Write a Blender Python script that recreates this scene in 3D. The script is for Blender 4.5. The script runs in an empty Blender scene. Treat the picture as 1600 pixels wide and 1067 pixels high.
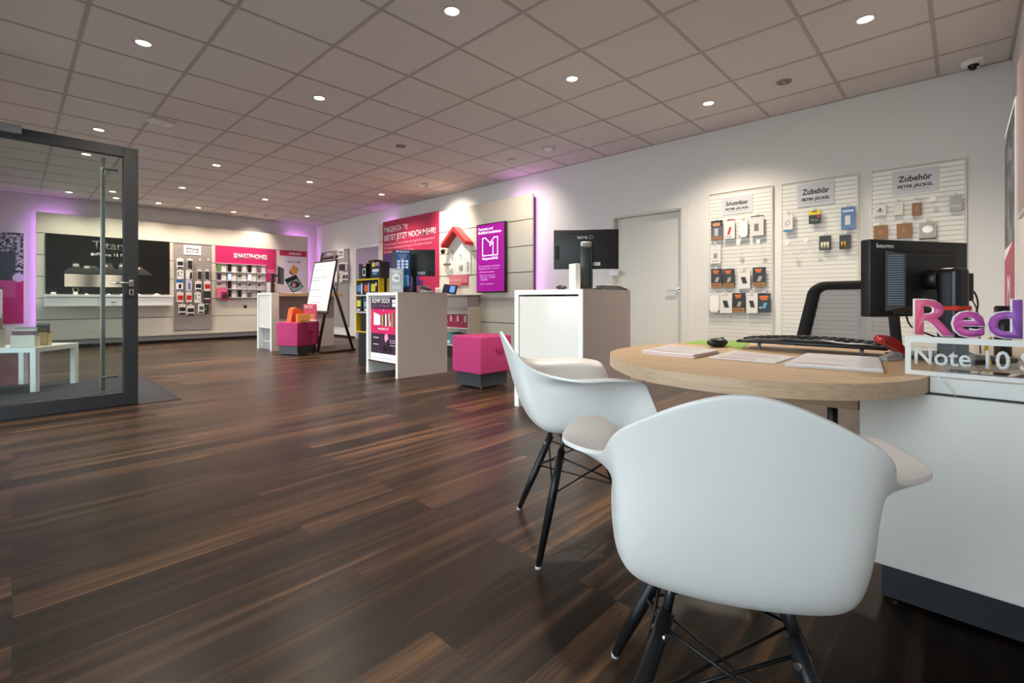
import bpy, bmesh, math, random
from mathutils import Vector, Matrix
random.seed(7)
SC = bpy.context.scene
COL = SC.collection
PI = math.pi

# ------------------------------------------------------------------ camera, sky, exposure
T = 0.67                      # ceiling tile module (m)
FPX, TH, HZ, CXP, CZ = 741.185, 0.818136, 467.28, 810.2, 0.933
CEIL = CZ + 2.88558515 * T
cam_d = bpy.data.cameras.new('camera'); cam = bpy.data.objects.new('camera', cam_d); COL.objects.link(cam)
cam.location = (0, 0, CZ); cam.rotation_euler = (PI / 2, 0, -TH)
cam_d.sensor_width = 36; cam_d.lens = FPX / 1600 * 36
cam_d.shift_x = (800 - CXP) / 1600; cam_d.shift_y = -(533.5 - HZ) / 1600
cam_d.clip_start = 0.02
SC.camera = cam
SC.view_settings.view_transform = 'Standard'; SC.view_settings.look = 'None'
SC.view_settings.gamma = 1; SC.view_settings.use_curve_mapping = False
SC.view_settings.exposure = 0.95

world = bpy.data.worlds.new('sky'); SC.world = world; world.use_nodes = True
bg = world.node_tree.nodes['Background']; bg.inputs[0].default_value = (.84, .93, 1.0, 1); bg.inputs[1].default_value = 3.05

XR, YF, YN, XL = 5.505, 12.475, -0.29, -0.36   # room: right wall, far wall, near wall, glazed front
DOWN_W = 22.0                                  # watts per downlight
LED = 7.5

# ------------------------------------------------------------------ measuring helpers (photo point on a known plane)
c_, s_ = math.cos(TH), math.sin(TH)
def _ray(u, v):
    a = (u - CXP) / FPX; b = (HZ - v) / FPX
    return (c_ * a + s_, -s_ * a + c_, b)
def onx(u, v, X): r = _ray(u, v); t = X / r[0]; return Vector((X, r[1] * t, r[2] * t + CZ))
def ony(u, v, Y): r = _ray(u, v); t = Y / r[1]; return Vector((r[0] * t, Y, r[2] * t + CZ))
def onz(u, v, Z): r = _ray(u, v); t = (Z - CZ) / r[2]; return Vector((r[0] * t, r[1] * t, Z))

# ------------------------------------------------------------------ materials
def lin(h):
    h = h.lstrip('#'); out = []
    for i in (0, 2, 4):
        c = int(h[i:i + 2], 16) / 255
        out.append(c / 12.92 if c <= .04045 else ((c + .055) / 1.055) ** 2.4)
    return out + [1]
_M = {}
def mat(hexc, rough=.5, metal=0, noise=.04, scale=30, bump=0, coat=0, emit=0, alpha=1):
    key = (hexc, rough, metal, noise, scale, bump, coat, emit, alpha)
    if key in _M: return _M[key]
    m = bpy.data.materials.new('surface_' + hexc.strip('#')); m.use_nodes = True
    nt = m.node_tree; b = nt.nodes['Principled BSDF']
    b.inputs['Roughness'].default_value = rough; b.inputs['Metallic'].default_value = metal
    b.inputs['Coat Weight'].default_value = coat; b.inputs['Coat Roughness'].default_value = .08
    col = lin(hexc)
    b.inputs['Base Color'].default_value = col
    if emit:
        b.inputs['Emission Color'].default_value = col; b.inputs['Emission Strength'].default_value = emit
    if alpha < 1: b.inputs['Alpha'].default_value = alpha
    if noise or bump:
        tc = nt.nodes.new('ShaderNodeTexCoord'); n = nt.nodes.new('ShaderNodeTexNoise')
        n.inputs['Scale'].default_value = scale; n.inputs['Detail'].default_value = 3
        nt.links.new(tc.outputs['Object'], n.inputs['Vector'])
        if noise:
            mx = nt.nodes.new('ShaderNodeMix'); mx.data_type = 'RGBA'
            mx.inputs[6].default_value = [x * (1 - noise) for x in col[:3]] + [1]
            mx.inputs[7].default_value = [min(1, x * (1 + noise)) for x in col[:3]] + [1]
            nt.links.new(n.outputs['Fac'], mx.inputs[0]); nt.links.new(mx.outputs[2], b.inputs['Base Color'])
        if bump:
            bp = nt.nodes.new('ShaderNodeBump'); bp.inputs['Strength'].default_value = bump; bp.inputs['Distance'].default_value = .002
            nt.links.new(n.outputs['Fac'], bp.inputs['Height']); nt.links.new(bp.outputs[0], b.inputs['Normal'])
    _M[key] = m; return m
def glass_mat(name, tint, gloss=.1):
    m = bpy.data.materials.new(name); m.use_nodes = True; nt = m.node_tree; nt.nodes.clear()
    o = nt.nodes.new('ShaderNodeOutputMaterial'); mix = nt.nodes.new('ShaderNodeMixShader')
    t = nt.nodes.new('ShaderNodeBsdfTransparent'); g = nt.nodes.new('ShaderNodeBsdfGlossy'); f = nt.nodes.new('ShaderNodeFresnel')
    t.inputs[0].default_value = tint; g.inputs['Roughness'].default_value = .01; f.inputs[0].default_value = 1.5
    nt.links.new(f.outputs[0], mix.inputs[0]); nt.links.new(t.outputs[0], mix.inputs[1]); nt.links.new(g.outputs[0], mix.inputs[2])
    nt.links.new(mix.outputs[0], o.inputs[0]); return m
GLASS = glass_mat('door_glass', (.86, .93, .92, 1)); CLEAR = glass_mat('clear_acrylic', (.95, .96, .96, 1))
WIN = glass_mat('window_glass', (.93, .96, .96, 1))
WHITE = mat('#e9e8e4', .35); WHITEG = mat('#dcdad4', .16, coat=.4, noise=.02); WALL = mat('#dedbd6', .85, noise=.02, scale=9, bump=.15)
TAUPE = mat('#a89d97', .55, noise=.05, scale=120); BLACK = mat('#121213', .4); BLACKM = mat('#0c0c0d', .75); DGREY = mat('#2e3134', .5)
STEEL = mat('#b9b7b2', .28, metal=1); CHROME = mat('#cfcfcf', .15, metal=1); DARKMET = mat('#1b1c1f', .38, metal=.4)
MAG = mat('#bd2460', .45); PINKF = mat('#ab3069', .9, noise=.12, scale=400, bump=.4); WTXT = mat('#f4f0f1', .5, noise=0)
CARD = mat('#ece9e4', .5); LGREY = mat('#c3c2c1', .5); ANTH = mat('#2f3235', .45, metal=.3); ORANGE = mat('#e2702c', .5)

# ------------------------------------------------------------------ mesh builder
class MB:
    def __init__(s): s.v = []; s.f = []; s.mi = []; s.mats = []; s.smooth = []
    def _m(s, m):
        if m not in s.mats: s.mats.append(m)
        return s.mats.index(m)
    def add(s, vs, fs, m, smooth=False, M=None):
        o = len(s.v); k = s._m(m)
        for p in vs:
            p = Vector(p)
            if M is not None: p = M @ p
            s.v.append(p)
        for f in fs: s.f.append([i + o for i in f]); s.mi.append(k); s.smooth.append(smooth)
        return s
    def box(s, x0, x1, y0, y1, z0, z1, m, M=None):
        vs = [(x, y, z) for x in (x0, x1) for y in (y0, y1) for z in (z0, z1)]
        fs = [(0, 1, 3, 2), (4, 6, 7, 5), (0, 4, 5, 1), (2, 3, 7, 6), (0, 2, 6, 4), (1, 5, 7, 3)]
        return s.add(vs, fs, m, M=M)
    def rbox(s, x0, x1, y0, y1, z0, z1, m, r=.004, seg=2, M=None):
        bm = bmesh.new(); bmesh.ops.create_cube(bm, size=1)
        bmesh.ops.scale(bm, vec=(x1 - x0, y1 - y0, z1 - z0), verts=bm.verts)
        bmesh.ops.translate(bm, vec=((x0 + x1) / 2, (y0 + y1) / 2, (z0 + z1) / 2), verts=bm.verts)
        bmesh.ops.bevel(bm, geom=list(bm.edges), offset=r, segments=seg, profile=.6, affect='EDGES')
        bm.verts.index_update()
        s.add([v.co.copy() for v in bm.verts], [[v.index for v in f.verts] for f in bm.faces], m, seg > 1, M); bm.free(); return s
    def prism(s, pts, y0, y1, m, axis='y', M=None, smooth=False):
        n = len(pts)
        def P(a, b, t): return {'y': (a, t, b), 'z': (a, b, t), 'x': (t, a, b)}[axis]
        vs = [P(a, b, y0) for a, b in pts] + [P(a, b, y1) for a, b in pts]
        s.add(vs, [list(range(n)), list(range(n, 2 * n))[::-1]], m, False, M)
        return s.add(vs, [(i, (i + 1) % n, n + (i + 1) % n, n + i) for i in range(n)], m, smooth, M)
    def cyl(s, p0, p1, r0, m, r1=None, n=20, M=None, caps=True, smooth=True):
        p0, p1 = Vector(p0), Vector(p1); r1 = r0 if r1 is None else r1
        d = (p1 - p0).normalized(); a = d.orthogonal().normalized(); b = d.cross(a)
        vs = []
        for p, r in ((p0, r0), (p1, r1)):
            vs += [p + (a * math.cos(2 * PI * i / n) + b * math.sin(2 * PI * i / n)) * r for i in range(n)]
        s.add(vs, [(i, (i + 1) % n, n + (i + 1) % n, n + i) for i in range(n)], m, smooth, M)
        if caps: s.add(vs, [list(range(n))[::-1], list(range(n, 2 * n))], m, False, M)
        return s
    def tube(s, pts, r, m, n=8, M=None):
        pts = [Vector(p) for p in pts]; rings = []; a = None
        for i, p in enumerate(pts):
            d = (pts[min(i + 1, len(pts) - 1)] - pts[max(i - 1, 0)]).normalized()
            a = d.orthogonal().normalized() if a is None else (a - d * a.dot(d)).normalized()
            b = d.cross(a); rings.append([p + (a * math.cos(2 * PI * k / n) + b * math.sin(2 * PI * k / n)) * r for k in range(n)])
        vs = [q for rg in rings for q in rg]
        fs = [(i * n + k, i * n + (k + 1) % n, (i + 1) * n + (k + 1) % n, (i + 1) * n + k) for i in range(len(pts) - 1) for k in range(n)]
        s.add(vs, fs, m, True, M)
        L = (len(pts) - 1) * n
        return s.add(vs, [list(range(n))[::-1], [L + k for k in range(n)]], m, False, M)
    def lathe(s, prof, m, n=32, c=(0, 0, 0), M=None):
        vs = [(c[0] + r * math.cos(2 * PI * k / n), c[1] + r * math.sin(2 * PI * k / n), c[2] + z) for r, z in prof for k in range(n)]
        fs = [(i * n + k, i * n + (k + 1) % n, (i + 1) * n + (k + 1) % n, (i + 1) * n + k) for i in range(len(prof) - 1) for k in range(n)]
        return s.add(vs, fs, m, True, M)
    def ball(s, c, r, m, n=16, sc=(1, 1, 1), M=None):
        prof = [(math.sin(PI * i / n), -math.cos(PI * i / n)) for i in range(n + 1)]
        vs = [(c[0] + r * sc[0] * a * math.cos(2 * PI * k / n), c[1] + r * sc[1] * a * math.sin(2 * PI * k / n), c[2] + r * sc[2] * z) for a, z in prof for k in range(n)]
        fs = [(i * n + k, i * n + (k + 1) % n, (i + 1) * n + (k + 1) % n, (i + 1) * n + k) for i in range(n) for k in range(n)]
        return s.add(vs, fs, m, True, M)
    def build(s, name, parent=None, loc=None, rotz=0, fix=True):
        me = bpy.data.meshes.new(name); me.from_pydata([tuple(v) for v in s.v], [], s.f)
        for m in s.mats: me.materials.append(m)
        me.polygons.foreach_set('material_index', s.mi); me.polygons.foreach_set('use_smooth', s.smooth)
        if fix:
            bm = bmesh.new(); bm.from_mesh(me); bmesh.ops.remove_doubles(bm, verts=bm.verts, dist=1e-6)
            bmesh.ops.recalc_face_normals(bm, faces=bm.faces); bm.to_mesh(me); bm.free()
        me.update()
        o = bpy.data.objects.new(name, me); COL.objects.link(o)
        if parent: o.parent = parent
        if loc is not None: o.location = loc
        o.rotation_euler = (0, 0, rotz)
        return o
def smooth_curve(pts, k=6):
    pts = [Vector(p) for p in pts]; out = []
    for i in range(len(pts) - 1):
        a, b, c, d = pts[max(i - 1, 0)], pts[i], pts[i + 1], pts[min(i + 2, len(pts) - 1)]
        for j in range(k):
            t = j / k
            out.append(.5 * ((2 * b) + (c - a) * t + (2 * a - 5 * b + 4 * c - d) * t * t + (3 * b - a - 3 * c + d) * t ** 3))
    return out + [pts[-1]]
def tag(o, label=None, cat=None, group=None, kind=None):
    if label: o['label'] = label
    if cat: o['category'] = cat
    if group: o['group'] = group
    if kind: o['kind'] = kind
    return o
def thing(name, label, cat, loc=(0, 0, 0), rotz=0, group=None, kind=None):
    o = bpy.data.objects.new(name, None); COL.objects.link(o); o.empty_display_size = .1
    o.location = loc; o.rotation_euler = (0, 0, rotz)
    return tag(o, label, cat, group, kind)
def copy_tree(o, parent=None):
    c = o.copy(); COL.objects.link(c)
    if parent: c.parent = parent
    for ch in list(o.children): copy_tree(ch, c)
    return c
RW = -PI / 2           # a thing hung on the right wall: local +x runs right as seen, local -y faces the room
def text(body, h, m, parent, loc=(0, 0, 0), width=None, bold=.0, name='lettering', align='CENTER', shear=0, depth=.002, M=None, link=True):
    cu = bpy.data.curves.new('t', 'FONT'); cu.body = body; cu.size = 1; cu.align_x = align; cu.align_y = 'CENTER'
    cu.offset = bold * .6; cu.shear = shear; cu.resolution_u = 3
    ob = bpy.data.objects.new('t', cu); COL.objects.link(ob)
    dg = bpy.context.evaluated_depsgraph_get(); dg.update()
    me = bpy.data.meshes.new_from_object(ob.evaluated_get(dg)); bpy.data.objects.remove(ob)
    xs = [v.co.x for v in me.vertices]; w = max(xs) - min(xs)
    sx = h if width is None else width / w
    for v in me.vertices:
        x, y = v.co.x * sx, v.co.y * h
        v.co = Vector((x, 0, y))
    bm = bmesh.new(); bm.from_mesh(me)
    r = bmesh.ops.extrude_face_region(bm, geom=bm.faces[:])
    bmesh.ops.translate(bm, vec=(0, -depth, 0), verts=[e for e in r['geom'] if isinstance(e, bmesh.types.BMVert)])
    bmesh.ops.recalc_face_normals(bm, faces=bm.faces)
    bm.to_mesh(me); bm.free()
    me.materials.clear(); me.materials.append(m); me.name = name
    if M is not None: me.transform(M)
    o = bpy.data.objects.new(name, me); COL.objects.link(o); o.parent = parent; o.location = loc
    return o
def struct(name, mb, parent=None):
    o = mb.build(name, parent)
    if parent is None: o['kind'] = 'structure'
    return o

# ------------------------------------------------------------------ floor
def floor_material():
    m = bpy.data.materials.new('walnut_planks'); m.use_nodes = True; nt = m.node_tree; N = nt.nodes.new; L = nt.links.new
    b = nt.nodes['Principled BSDF']; tc = N('ShaderNodeTexCoord')
    br = N('ShaderNodeTexBrick'); br.inputs['Scale'].default_value = 1; br.inputs['Brick Width'].default_value = 1.28
    br.inputs['Row Height'].default_value = .156; br.inputs['Mortar Size'].default_value = .0011; br.inputs['Mortar Smooth'].default_value = .2
    br.offset = .37; br.offset_frequency = 3
    br.inputs['Color1'].default_value = (0, 0, 0, 1); br.inputs['Color2'].default_value = (1, 1, 1, 1); br.inputs['Mortar'].default_value = (.5, .5, .5, 1)
    L(tc.outputs['Object'], br.inputs['Vector'])
    sep = N('ShaderNodeSeparateXYZ'); L(tc.outputs['Object'], sep.inputs[0])
    bw = N('ShaderNodeRGBToBW'); L(br.outputs['Color'], bw.inputs[0])
    ma = N('ShaderNodeMath'); ma.operation = 'MULTIPLY'; ma.inputs[1].default_value = 37; L(bw.outputs[0], ma.inputs[0])
    cmb = N('ShaderNodeCombineXYZ')
    mx_ = N('ShaderNodeMath'); mx_.operation = 'MULTIPLY'; mx_.inputs[1].default_value = .8; L(sep.outputs[0], mx_.inputs[0])
    my_ = N('ShaderNodeMath'); my_.operation = 'MULTIPLY'; my_.inputs[1].default_value = 25; L(sep.outputs[1], my_.inputs[0])
    L(mx_.outputs[0], cmb.inputs[0]); L(my_.outputs[0], cmb.inputs[1]); L(ma.outputs[0], cmb.inputs[2])
    n1 = N('ShaderNodeTexNoise'); n1.inputs['Scale'].default_value = 1.0; n1.inputs['Detail'].default_value = 4; n1.inputs['Roughness'].default_value = .55
    L(cmb.outputs[0], n1.inputs['Vector'])
    vm = N('ShaderNodeVectorMath'); vm.operation = 'MULTIPLY'; vm.inputs[1].default_value = (4, 6, 1); L(cmb.outputs[0], vm.inputs[0])
    n2 = N('ShaderNodeTexNoise'); n2.inputs['Scale'].default_value = 1.2; n2.inputs['Detail'].default_value = 5; L(vm.outputs[0], n2.inputs['Vector'])
    mixf = N('ShaderNodeMix'); mixf.inputs[0].default_value = .25; L(n1.outputs['Fac'], mixf.inputs[2]); L(n2.outputs['Fac'], mixf.inputs[3])
    mb2 = N('ShaderNodeMix'); mb2.inputs[0].default_value = .16; L(mixf.outputs[0], mb2.inputs[2]); L(bw.outputs[0], mb2.inputs[3])
    cr = N('ShaderNodeValToRGB'); e = cr.color_ramp.elements
    e[0].position = .30; e[0].color = lin('#1a120c'); e[1].position = .74; e[1].color = lin('#83603f')
    e2 = cr.color_ramp.elements.new(.47); e2.color = lin('#2a1f17'); e3 = cr.color_ramp.elements.new(.58); e3.color = lin('#493425')
    L(mb2.outputs[0], cr.inputs[0])
    mo = N('ShaderNodeMix'); mo.data_type = 'RGBA'; mo.inputs[7].default_value = lin('#1d1512')
    L(br.outputs['Fac'], mo.inputs[0]); L(cr.outputs[0], mo.inputs[6]); L(mo.outputs[2], b.inputs['Base Color'])
    rr = N('ShaderNodeMapRange'); rr.inputs[3].default_value = .26; rr.inputs[4].default_value = .40; L(n2.outputs['Fac'], rr.inputs[0]); L(rr.outputs[0], b.inputs['Roughness'])
    bp = N('ShaderNodeBump'); bp.inputs['Strength'].default_value = .12; bp.inputs['Distance'].default_value = .002
    L(n2.outputs['Fac'], bp.inputs['Height']); L(bp.outputs[0], b.inputs['Normal'])
    b.inputs['Specular IOR Level'].default_value = .30
    return m
f = MB(); f.box(XL, XR + .6, YN, YF, -.1, 0, floor_material()); struct('floor', f)
f = MB(); f.box(-14, XL, -8, 22, -.2, -.02, mat('#7d7c7a', .9, noise=.1, scale=3)); struct('pavement', f)

# ------------------------------------------------------------------ ceiling: panels on an exposed T-bar grid
TILE = mat('#ded6d0', .95, noise=.10, scale=260, bump=.5); BAR = mat('#b3aaa3', .5)
f = MB(); f.box(XL, XR + .6, YN, YF, CEIL, CEIL + .05, TILE)
for i in range(-1, 8):
    x = (i + .5103) * T
    if XL < x < XR: f.box(x - .012, x + .012, YN, YF, CEIL - .004, CEIL + .001, BAR)
for j in range(-6, 13):
    y = (j + 6.2332) * T
    f.box(XL, XR, y - .012, y + .012, CEIL - .0035, CEIL + .001, BAR)
struct('ceiling', f)
f = MB()
f.box(XR - .022, XR, YN, YF, CEIL - .006, CEIL, BAR); f.box(XL, XR, YF - .022, YF, CEIL - .006, CEIL, BAR); f.box(XL, XR, YN, YN + .022, CEIL - .006, CEIL, BAR)
struct('trim_1', f)

# ------------------------------------------------------------------ walls
DY0, DY1, DZ = onx(1066, 322, XR).y, onx(957, 340, XR).y, 2.03       # door opening
NY0, NY1, NZ = 9.15, 10.36, 2.105                                    # passage behind the display wall
f = MB()
f.box(XR, XR + .6, YN - .15, DY0, 0, CEIL, WALL); f.box(XR, XR + .6, DY0, DY1, DZ, CEIL, WALL); f.box(XR, XR + .6, DY1, NY0, 0, CEIL, WALL)
f.box(XR, XR + .6, NY0, NY1, NZ, CEIL, WALL); f.box(XR, XR + .6, NY1, YF + .15, 0, CEIL, WALL)
f.box(XR + .6, XR + .7, DY0 - .2, NY1 + .3, 0, CEIL, WALL)
struct('wall_right', f)
f = MB(); f.box(-1.2, XR, YF, YF + .15, 0, CEIL, WALL); struct('wall_far', f)
f = MB(); f.box(-1.2, XR, YN - .15, YN, 0, CEIL, WALL); struct('wall_near', f)
# glazed shop front (daylight side)
f = MB(); f.box(XL - .3, XL, YN, YF, 2.5, CEIL, WALL)
for a, b in ((YN, -.1), (YF - .25, YF)): f.box(XL - .3, XL, a, b, 0, 2.5, WALL)
struct('wall_front', f)
spans = [(-.1, 2.0), (2.0, 4.25), (5.42, 7.7), (7.7, 10.0), (10.0, YF - .25)]
for k, (a, b) in enumerate(spans, 1):
    w = thing('window_%d' % k, None, None, (XL - .12, a, 0), 0, kind='structure')
    g = MB(); L_ = b - a
    g.box(-.03, .03, 0, .05, 0, 2.5, ANTH); g.box(-.03, .03, L_ - .05, L_, 0, 2.5, ANTH)
    g.box(-.03, .03, .05, L_ - .05, 0, .08, ANTH); g.box(-.03, .03, .05, L_ - .05, 2.43, 2.5, ANTH); g.build('window_frame', w)
    g = MB(); g.box(-.004, .004, .05, L_ - .05, .08, 2.43, WIN); g.build('pane', w)
f = MB(); f.box(XL - .16, XL - .08, 4.25, 4.31, 0, 2.5, ANTH); f.box(XL - .16, XL - .08, 5.36, 5.42, 0, 2.5, ANTH); f.box(XL - .16, XL - .08, 4.31, 5.36, 2.3, 2.5, ANTH)
struct('trim_2', f)
SK = mat('#2a1d18', .45)
def skirt(nm, x0, x1, y0, y1):
    f = MB(); f.box(x0, x1, y0, y1, 0, .06, SK); struct(nm, f)
skirt('baseboard_right', XR - .012, XR, YN, DY0 - .08); skirt('baseboard_right', XR - .012, XR, DY1 + .08, NY0); skirt('baseboard_right', XR - .012, XR, NY1 + .03, YF)
skirt('baseboard_far', XL, XR, YF - .012, YF); skirt('baseboard_near', XL, XR, YN, YN + .012)
# passage surround
f = MB(); f.box(XR - .01, XR, NY1, NY1 + .035, 0, NZ + .035, WHITE); f.box(XR - .01, XR, NY0, NY1, NZ, NZ + .035, WHITE); struct('trim_3', f)
# door
d1 = thing('door_1', None, None, (XR, DY1, 0), RW, kind='structure'); W_ = DY1 - DY0
f = MB(); DW = mat('#dcd8cf', .45)
f.box(-.075, 0, -.014, .0, 0, DZ + .075, DW); f.box(W_, W_ + .075, -.014, .0, 0, DZ + .075, DW); f.box(0, W_, -.014, 0, DZ, DZ + .075, DW)
f.box(0, .02, 0, .13, 0, DZ, DW); f.box(W_ - .02, W_, 0, .13, 0, DZ, DW); f.box(.02, W_ - .02, 0, .13, DZ - .02, DZ, DW); f.build('door_frame', d1)
f = MB(); f.rbox(.022, W_ - .022, .085, .125, .006, DZ - .022, mat('#d9d5ca', .4, noise=.02), .002, 1); f.build('door_leaf', d1)
f = MB(); f.cyl((W_ - .08, .085, 1.05), (W_ - .08, .035, 1.05), .011, STEEL); f.rbox(W_ - .21, W_ - .07, .028, .045, 1.04, 1.06, STEEL, .004)
f.cyl((W_ - .08, .085, 1.05), (W_ - .08, .078, 1.05), .026, STEEL); f.build('door_handle', d1)

# ------------------------------------------------------------------ ceiling lights and fittings
GLOW = mat('#fff3df', .4, noise=0, emit=14)
lights = [(.5, .5), (2.5, -2.5), (5.5, -5.5), (4.5, -2.5), (6.5, -3.5), (2.5, .5), (.5, 4.5), (.5, 6.5), (2.5, 5.5), (2.5, 8.5), (4.5, 5.5), (6.45, 5.45), (4.5, 8.5), (2.5, 11.4), (3.5, 11.35), (4.5, 11.35), (6.5, 10.4), (.54, 11.35), (1.52, 11.4), (1.33, 10.4)]
where = {0: 'nearest the glass door, left of the ceiling', 1: 'nearest overhead, at the top middle of the photo', 2: 'above the round desk at the right', 3: 'in the row in front of the closed white door',
 4: 'beside the wall, right of the white door', 5: 'in the middle of the ceiling, between entrance and counters', 6: 'just above the top rail of the glass door', 7: 'seen just under the top rail through the glass door',
 8: 'right of the glass door, third row back', 9: 'right of the glass door, one row behind its neighbour', 10: 'above the whiteboard easel', 11: 'above the magenta TV poster', 12: 'above the smartphone rack sign',
 13: 'close to the far wall, over the dark phone poster', 14: 'close to the far wall, over the slatwall panel of phone cases', 15: 'by the far wall, over the pink sign', 16: 'close to the far right corner',
 17: 'over the far wall shelf, left one seen through the glass door', 18: 'over the far wall shelf, right one seen through the glass door', 19: 'standing in for a door glass reflection beside the pull bar'}  # the last lamp is added in place of a reflection in the door glass
POWER = {13: .5, 14: .5, 15: .5, 16: .4, 17: .4, 18: .4, 19: .5, 9: .8, 12: .8}
def downlight(k, i, j):
    x, y = (i + .5103) * T, (j + 6.2332) * T
    t = thing('ceiling_light', 'round lit ceiling downlight ' + where[k], 'ceiling light', (x, y, CEIL), 0, 'recessed downlights')
    f = MB(); f.lathe([(.045, -.001), (.048, -.007), (.062, -.006), (.066, 0)], mat('#d8d4cf', .4, metal=.6), 28); f.build('trim_ring', t)
    f = MB(); f.lathe([(0, -.0035), (.030, -.0035), (.045, -.002)], GLOW, 24); f.build('lens', t)
    ld = bpy.data.lights.new('spot', 'SPOT'); ld.energy = DOWN_W * 4.2 * POWER.get(k, 1); ld.color = (1, .87, .72); ld.spot_size = math.radians(128); ld.spot_blend = .9; ld.shadow_soft_size = .045
    lo = bpy.data.objects.new('spot', ld); COL.objects.link(lo); lo.parent = t; lo.location = (0, 0, -.02)
for k, (i, j) in enumerate(lights): downlight(k, i, j)
for (i, j, lb) in ((4.5, 1.5, 'unlit round ceiling downlight beyond the middle of the room'), (6.5, -4.5, 'unlit round ceiling downlight above the slatwall boards'), (5.5, 11.35, 'round ceiling downlight tilted to light the far wall above the foldable phone poster')):
    t = thing('ceiling_light', lb, 'ceiling light', ((i + .5103) * T, (j + 6.2332) * T, CEIL), 0, 'unlit downlights')
    f = MB(); f.lathe([(.045, -.001), (.048, -.007), (.062, -.006), (.066, 0)], mat('#8d8985', .4, metal=.6), 28); f.build('trim_ring', t)
    f = MB(); f.lathe([(0, -.003), (.030, -.003), (.045, -.002)], mat('#5a5654', .3), 24); f.box(-.03, .03, -.006, .006, -.008, -.003, LGREY); f.build('lens', t)
    if j == 11.35: TILTED_LIGHT = t  # lit and tilted to the far wall, though its lens is dark
def smoke(i, j, r, lb, h=.04, _=None):
    t = thing('smoke_detector', lb, 'smoke detector', ((i + .5103) * T, (j + 6.2332) * T, CEIL))
    f = MB(); f.lathe([(0, -.012), (r, -.012), (r * 1.05, -.006), (r * 1.05, 0)], LGREY, 28); f.build('base', t)
    f = MB(); f.lathe([(0, -h), (r * .35, -h), (r * .6, -h * .72), (r * .62, -.012)], WHITE, 24); f.build('sensor_head', t)
smoke(6.49, -.46, .095, 'wide white round smoke detector nearest the white door')
def aimed(t, z, target, watts, size=46):
    ld = bpy.data.lights.new('spot', 'SPOT'); ld.energy = watts; ld.color = (1, .90, .76); ld.spot_size = math.radians(size); ld.spot_blend = 1.0; ld.shadow_soft_size = .03
    lo = bpy.data.objects.new('spot', ld); COL.objects.link(lo); lo.parent = t; lo.location = (0, 0, z)
    d = Vector(target) - (t.location + Vector((0, 0, z))); lo.rotation_mode = 'QUATERNION'; lo.rotation_quaternion = d.to_track_quat('-Z', 'Y')
for i, j, lb, tg, wt, sz in ((6.55, 3.58, 'small white swivelling ceiling spotlight washing the wall above the house display', (5.4, 6.62, 2.10), 80, 96),
        (6.54, .57, 'small white swivelling ceiling spotlight above the right end of the right display wall', (5.4, 5.0, 1.7), 32, 120)):
    t = thing('ceiling_spotlight', lb, 'ceiling light', ((i + .5103) * T, (j + 6.2332) * T, CEIL), 0, 'swivelling wall spotlights')
    f = MB(); f.lathe([(0, -.010), (.055, -.010), (.06, -.004), (.06, 0)], LGREY, 28); f.build('base', t)
    f = MB(); f.cyl((0, 0, -.01), (.03, 0, -.06), .032, WHITE, .038, 20); f.build('lamp_head', t)
    aimed(t, -.085, tg, wt, sz)
aimed(TILTED_LIGHT, -.012, (3.95, 12.32, 2.10), 48, 84)
t = thing('wireless_access_point', 'white rounded wireless access point on ceiling above the glass door', 'access point', ((1.14 + .5103) * T, (3.245 + 6.2332) * T, CEIL), .3)
f = MB(); f.rbox(-.11, .11, -.08, .08, -.03, 0, WHITE, .014, 3); f.build('housing', t)
f = MB(); f.ball((0, -.01, -.031), .006, BLACK, 8); f.build('status_light', t)
t = thing('security_camera', 'white dome security camera with black lens in the corner by the desk', 'security camera', (onz(1521, 96, CEIL).x, onz(1521, 96, CEIL).y, CEIL), .5)
f = MB(); f.lathe([(0, -.03), (.06, -.03), (.075, -.022), (.078, 0)], WHITE, 32); f.build('housing', t)
f = MB(); f.ball((0, 0, -.036), .036, mat('#0b0b0c', .08), 18); f.build('dome', t)
f = MB(); f.cyl((-.02, -.012, -.055), (-.032, -.02, -.062), .009, mat('#cfd2d4', .2)); f.build('camera_lens', t)

# ------------------------------------------------------------------ back-lit display walls
BOARD = mat('#dfd6c6', .22, noise=.02, coat=.3); LEDM = mat('#e88dff', .5, noise=0, emit=LED)
SEAMS = [.160, .550, .948, 1.345, 1.745, 2.145, 2.535]
def display_wall(name, label, loc, rotz, W, gap):
    t = thing(name, label, 'display wall', loc, rotz)
    for k in range(6):
        f = MB(); f.rbox(0, W, 0, .02, SEAMS[k] + .007, SEAMS[k + 1] - .004, BOARD, .0015, 1); f.build('board', t)
    f = MB(); f.box(.06, W - .06, .0265, gap, .17, 2.50, mat('#37312c', .8)); f.box(.013, W - .013, .0215, .026, .17, 2.50, mat('#37312c', .8)); f.build('backing', t)  # thin front plate added to keep LED light out of the seams
    for x0, x1 in ((.0, .012), (W - .012, W)):
        f = MB(); f.box(x0, x1, .02, .035, .16, 2.53, TAUPE); f.build('edge_strip', t)
    for x0, x1 in ((.036, .049), (W - .049, W - .036)):
        f = MB(); f.box(x0, x1, .045, .075, .17, 2.50, LEDM); f.build('led_strip', t)
    for x0, x1 in ((.036, .5), (W - .5, W - .036)):
        f = MB(); f.box(x0, x1, .045, .075, 2.502, 2.508, LEDM); f.build('led_strip', t)
    return t
FX0, FX1, FYP = .296, 5.215, 12.318
display_wall('display_wall', 'long white panelled display wall across the far end, glowing magenta behind', (FX0, FYP, 0), 0, FX1 - FX0, YF - FYP - .002)
RXP, RY0, RY1 = 5.36, 4.732, 9.13
display_wall('display_wall', 'white panelled display wall on the right holding the television poster and purple screen', (RXP, RY1, 0), RW, RY1 - RY0, XR - RXP - .002)

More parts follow.
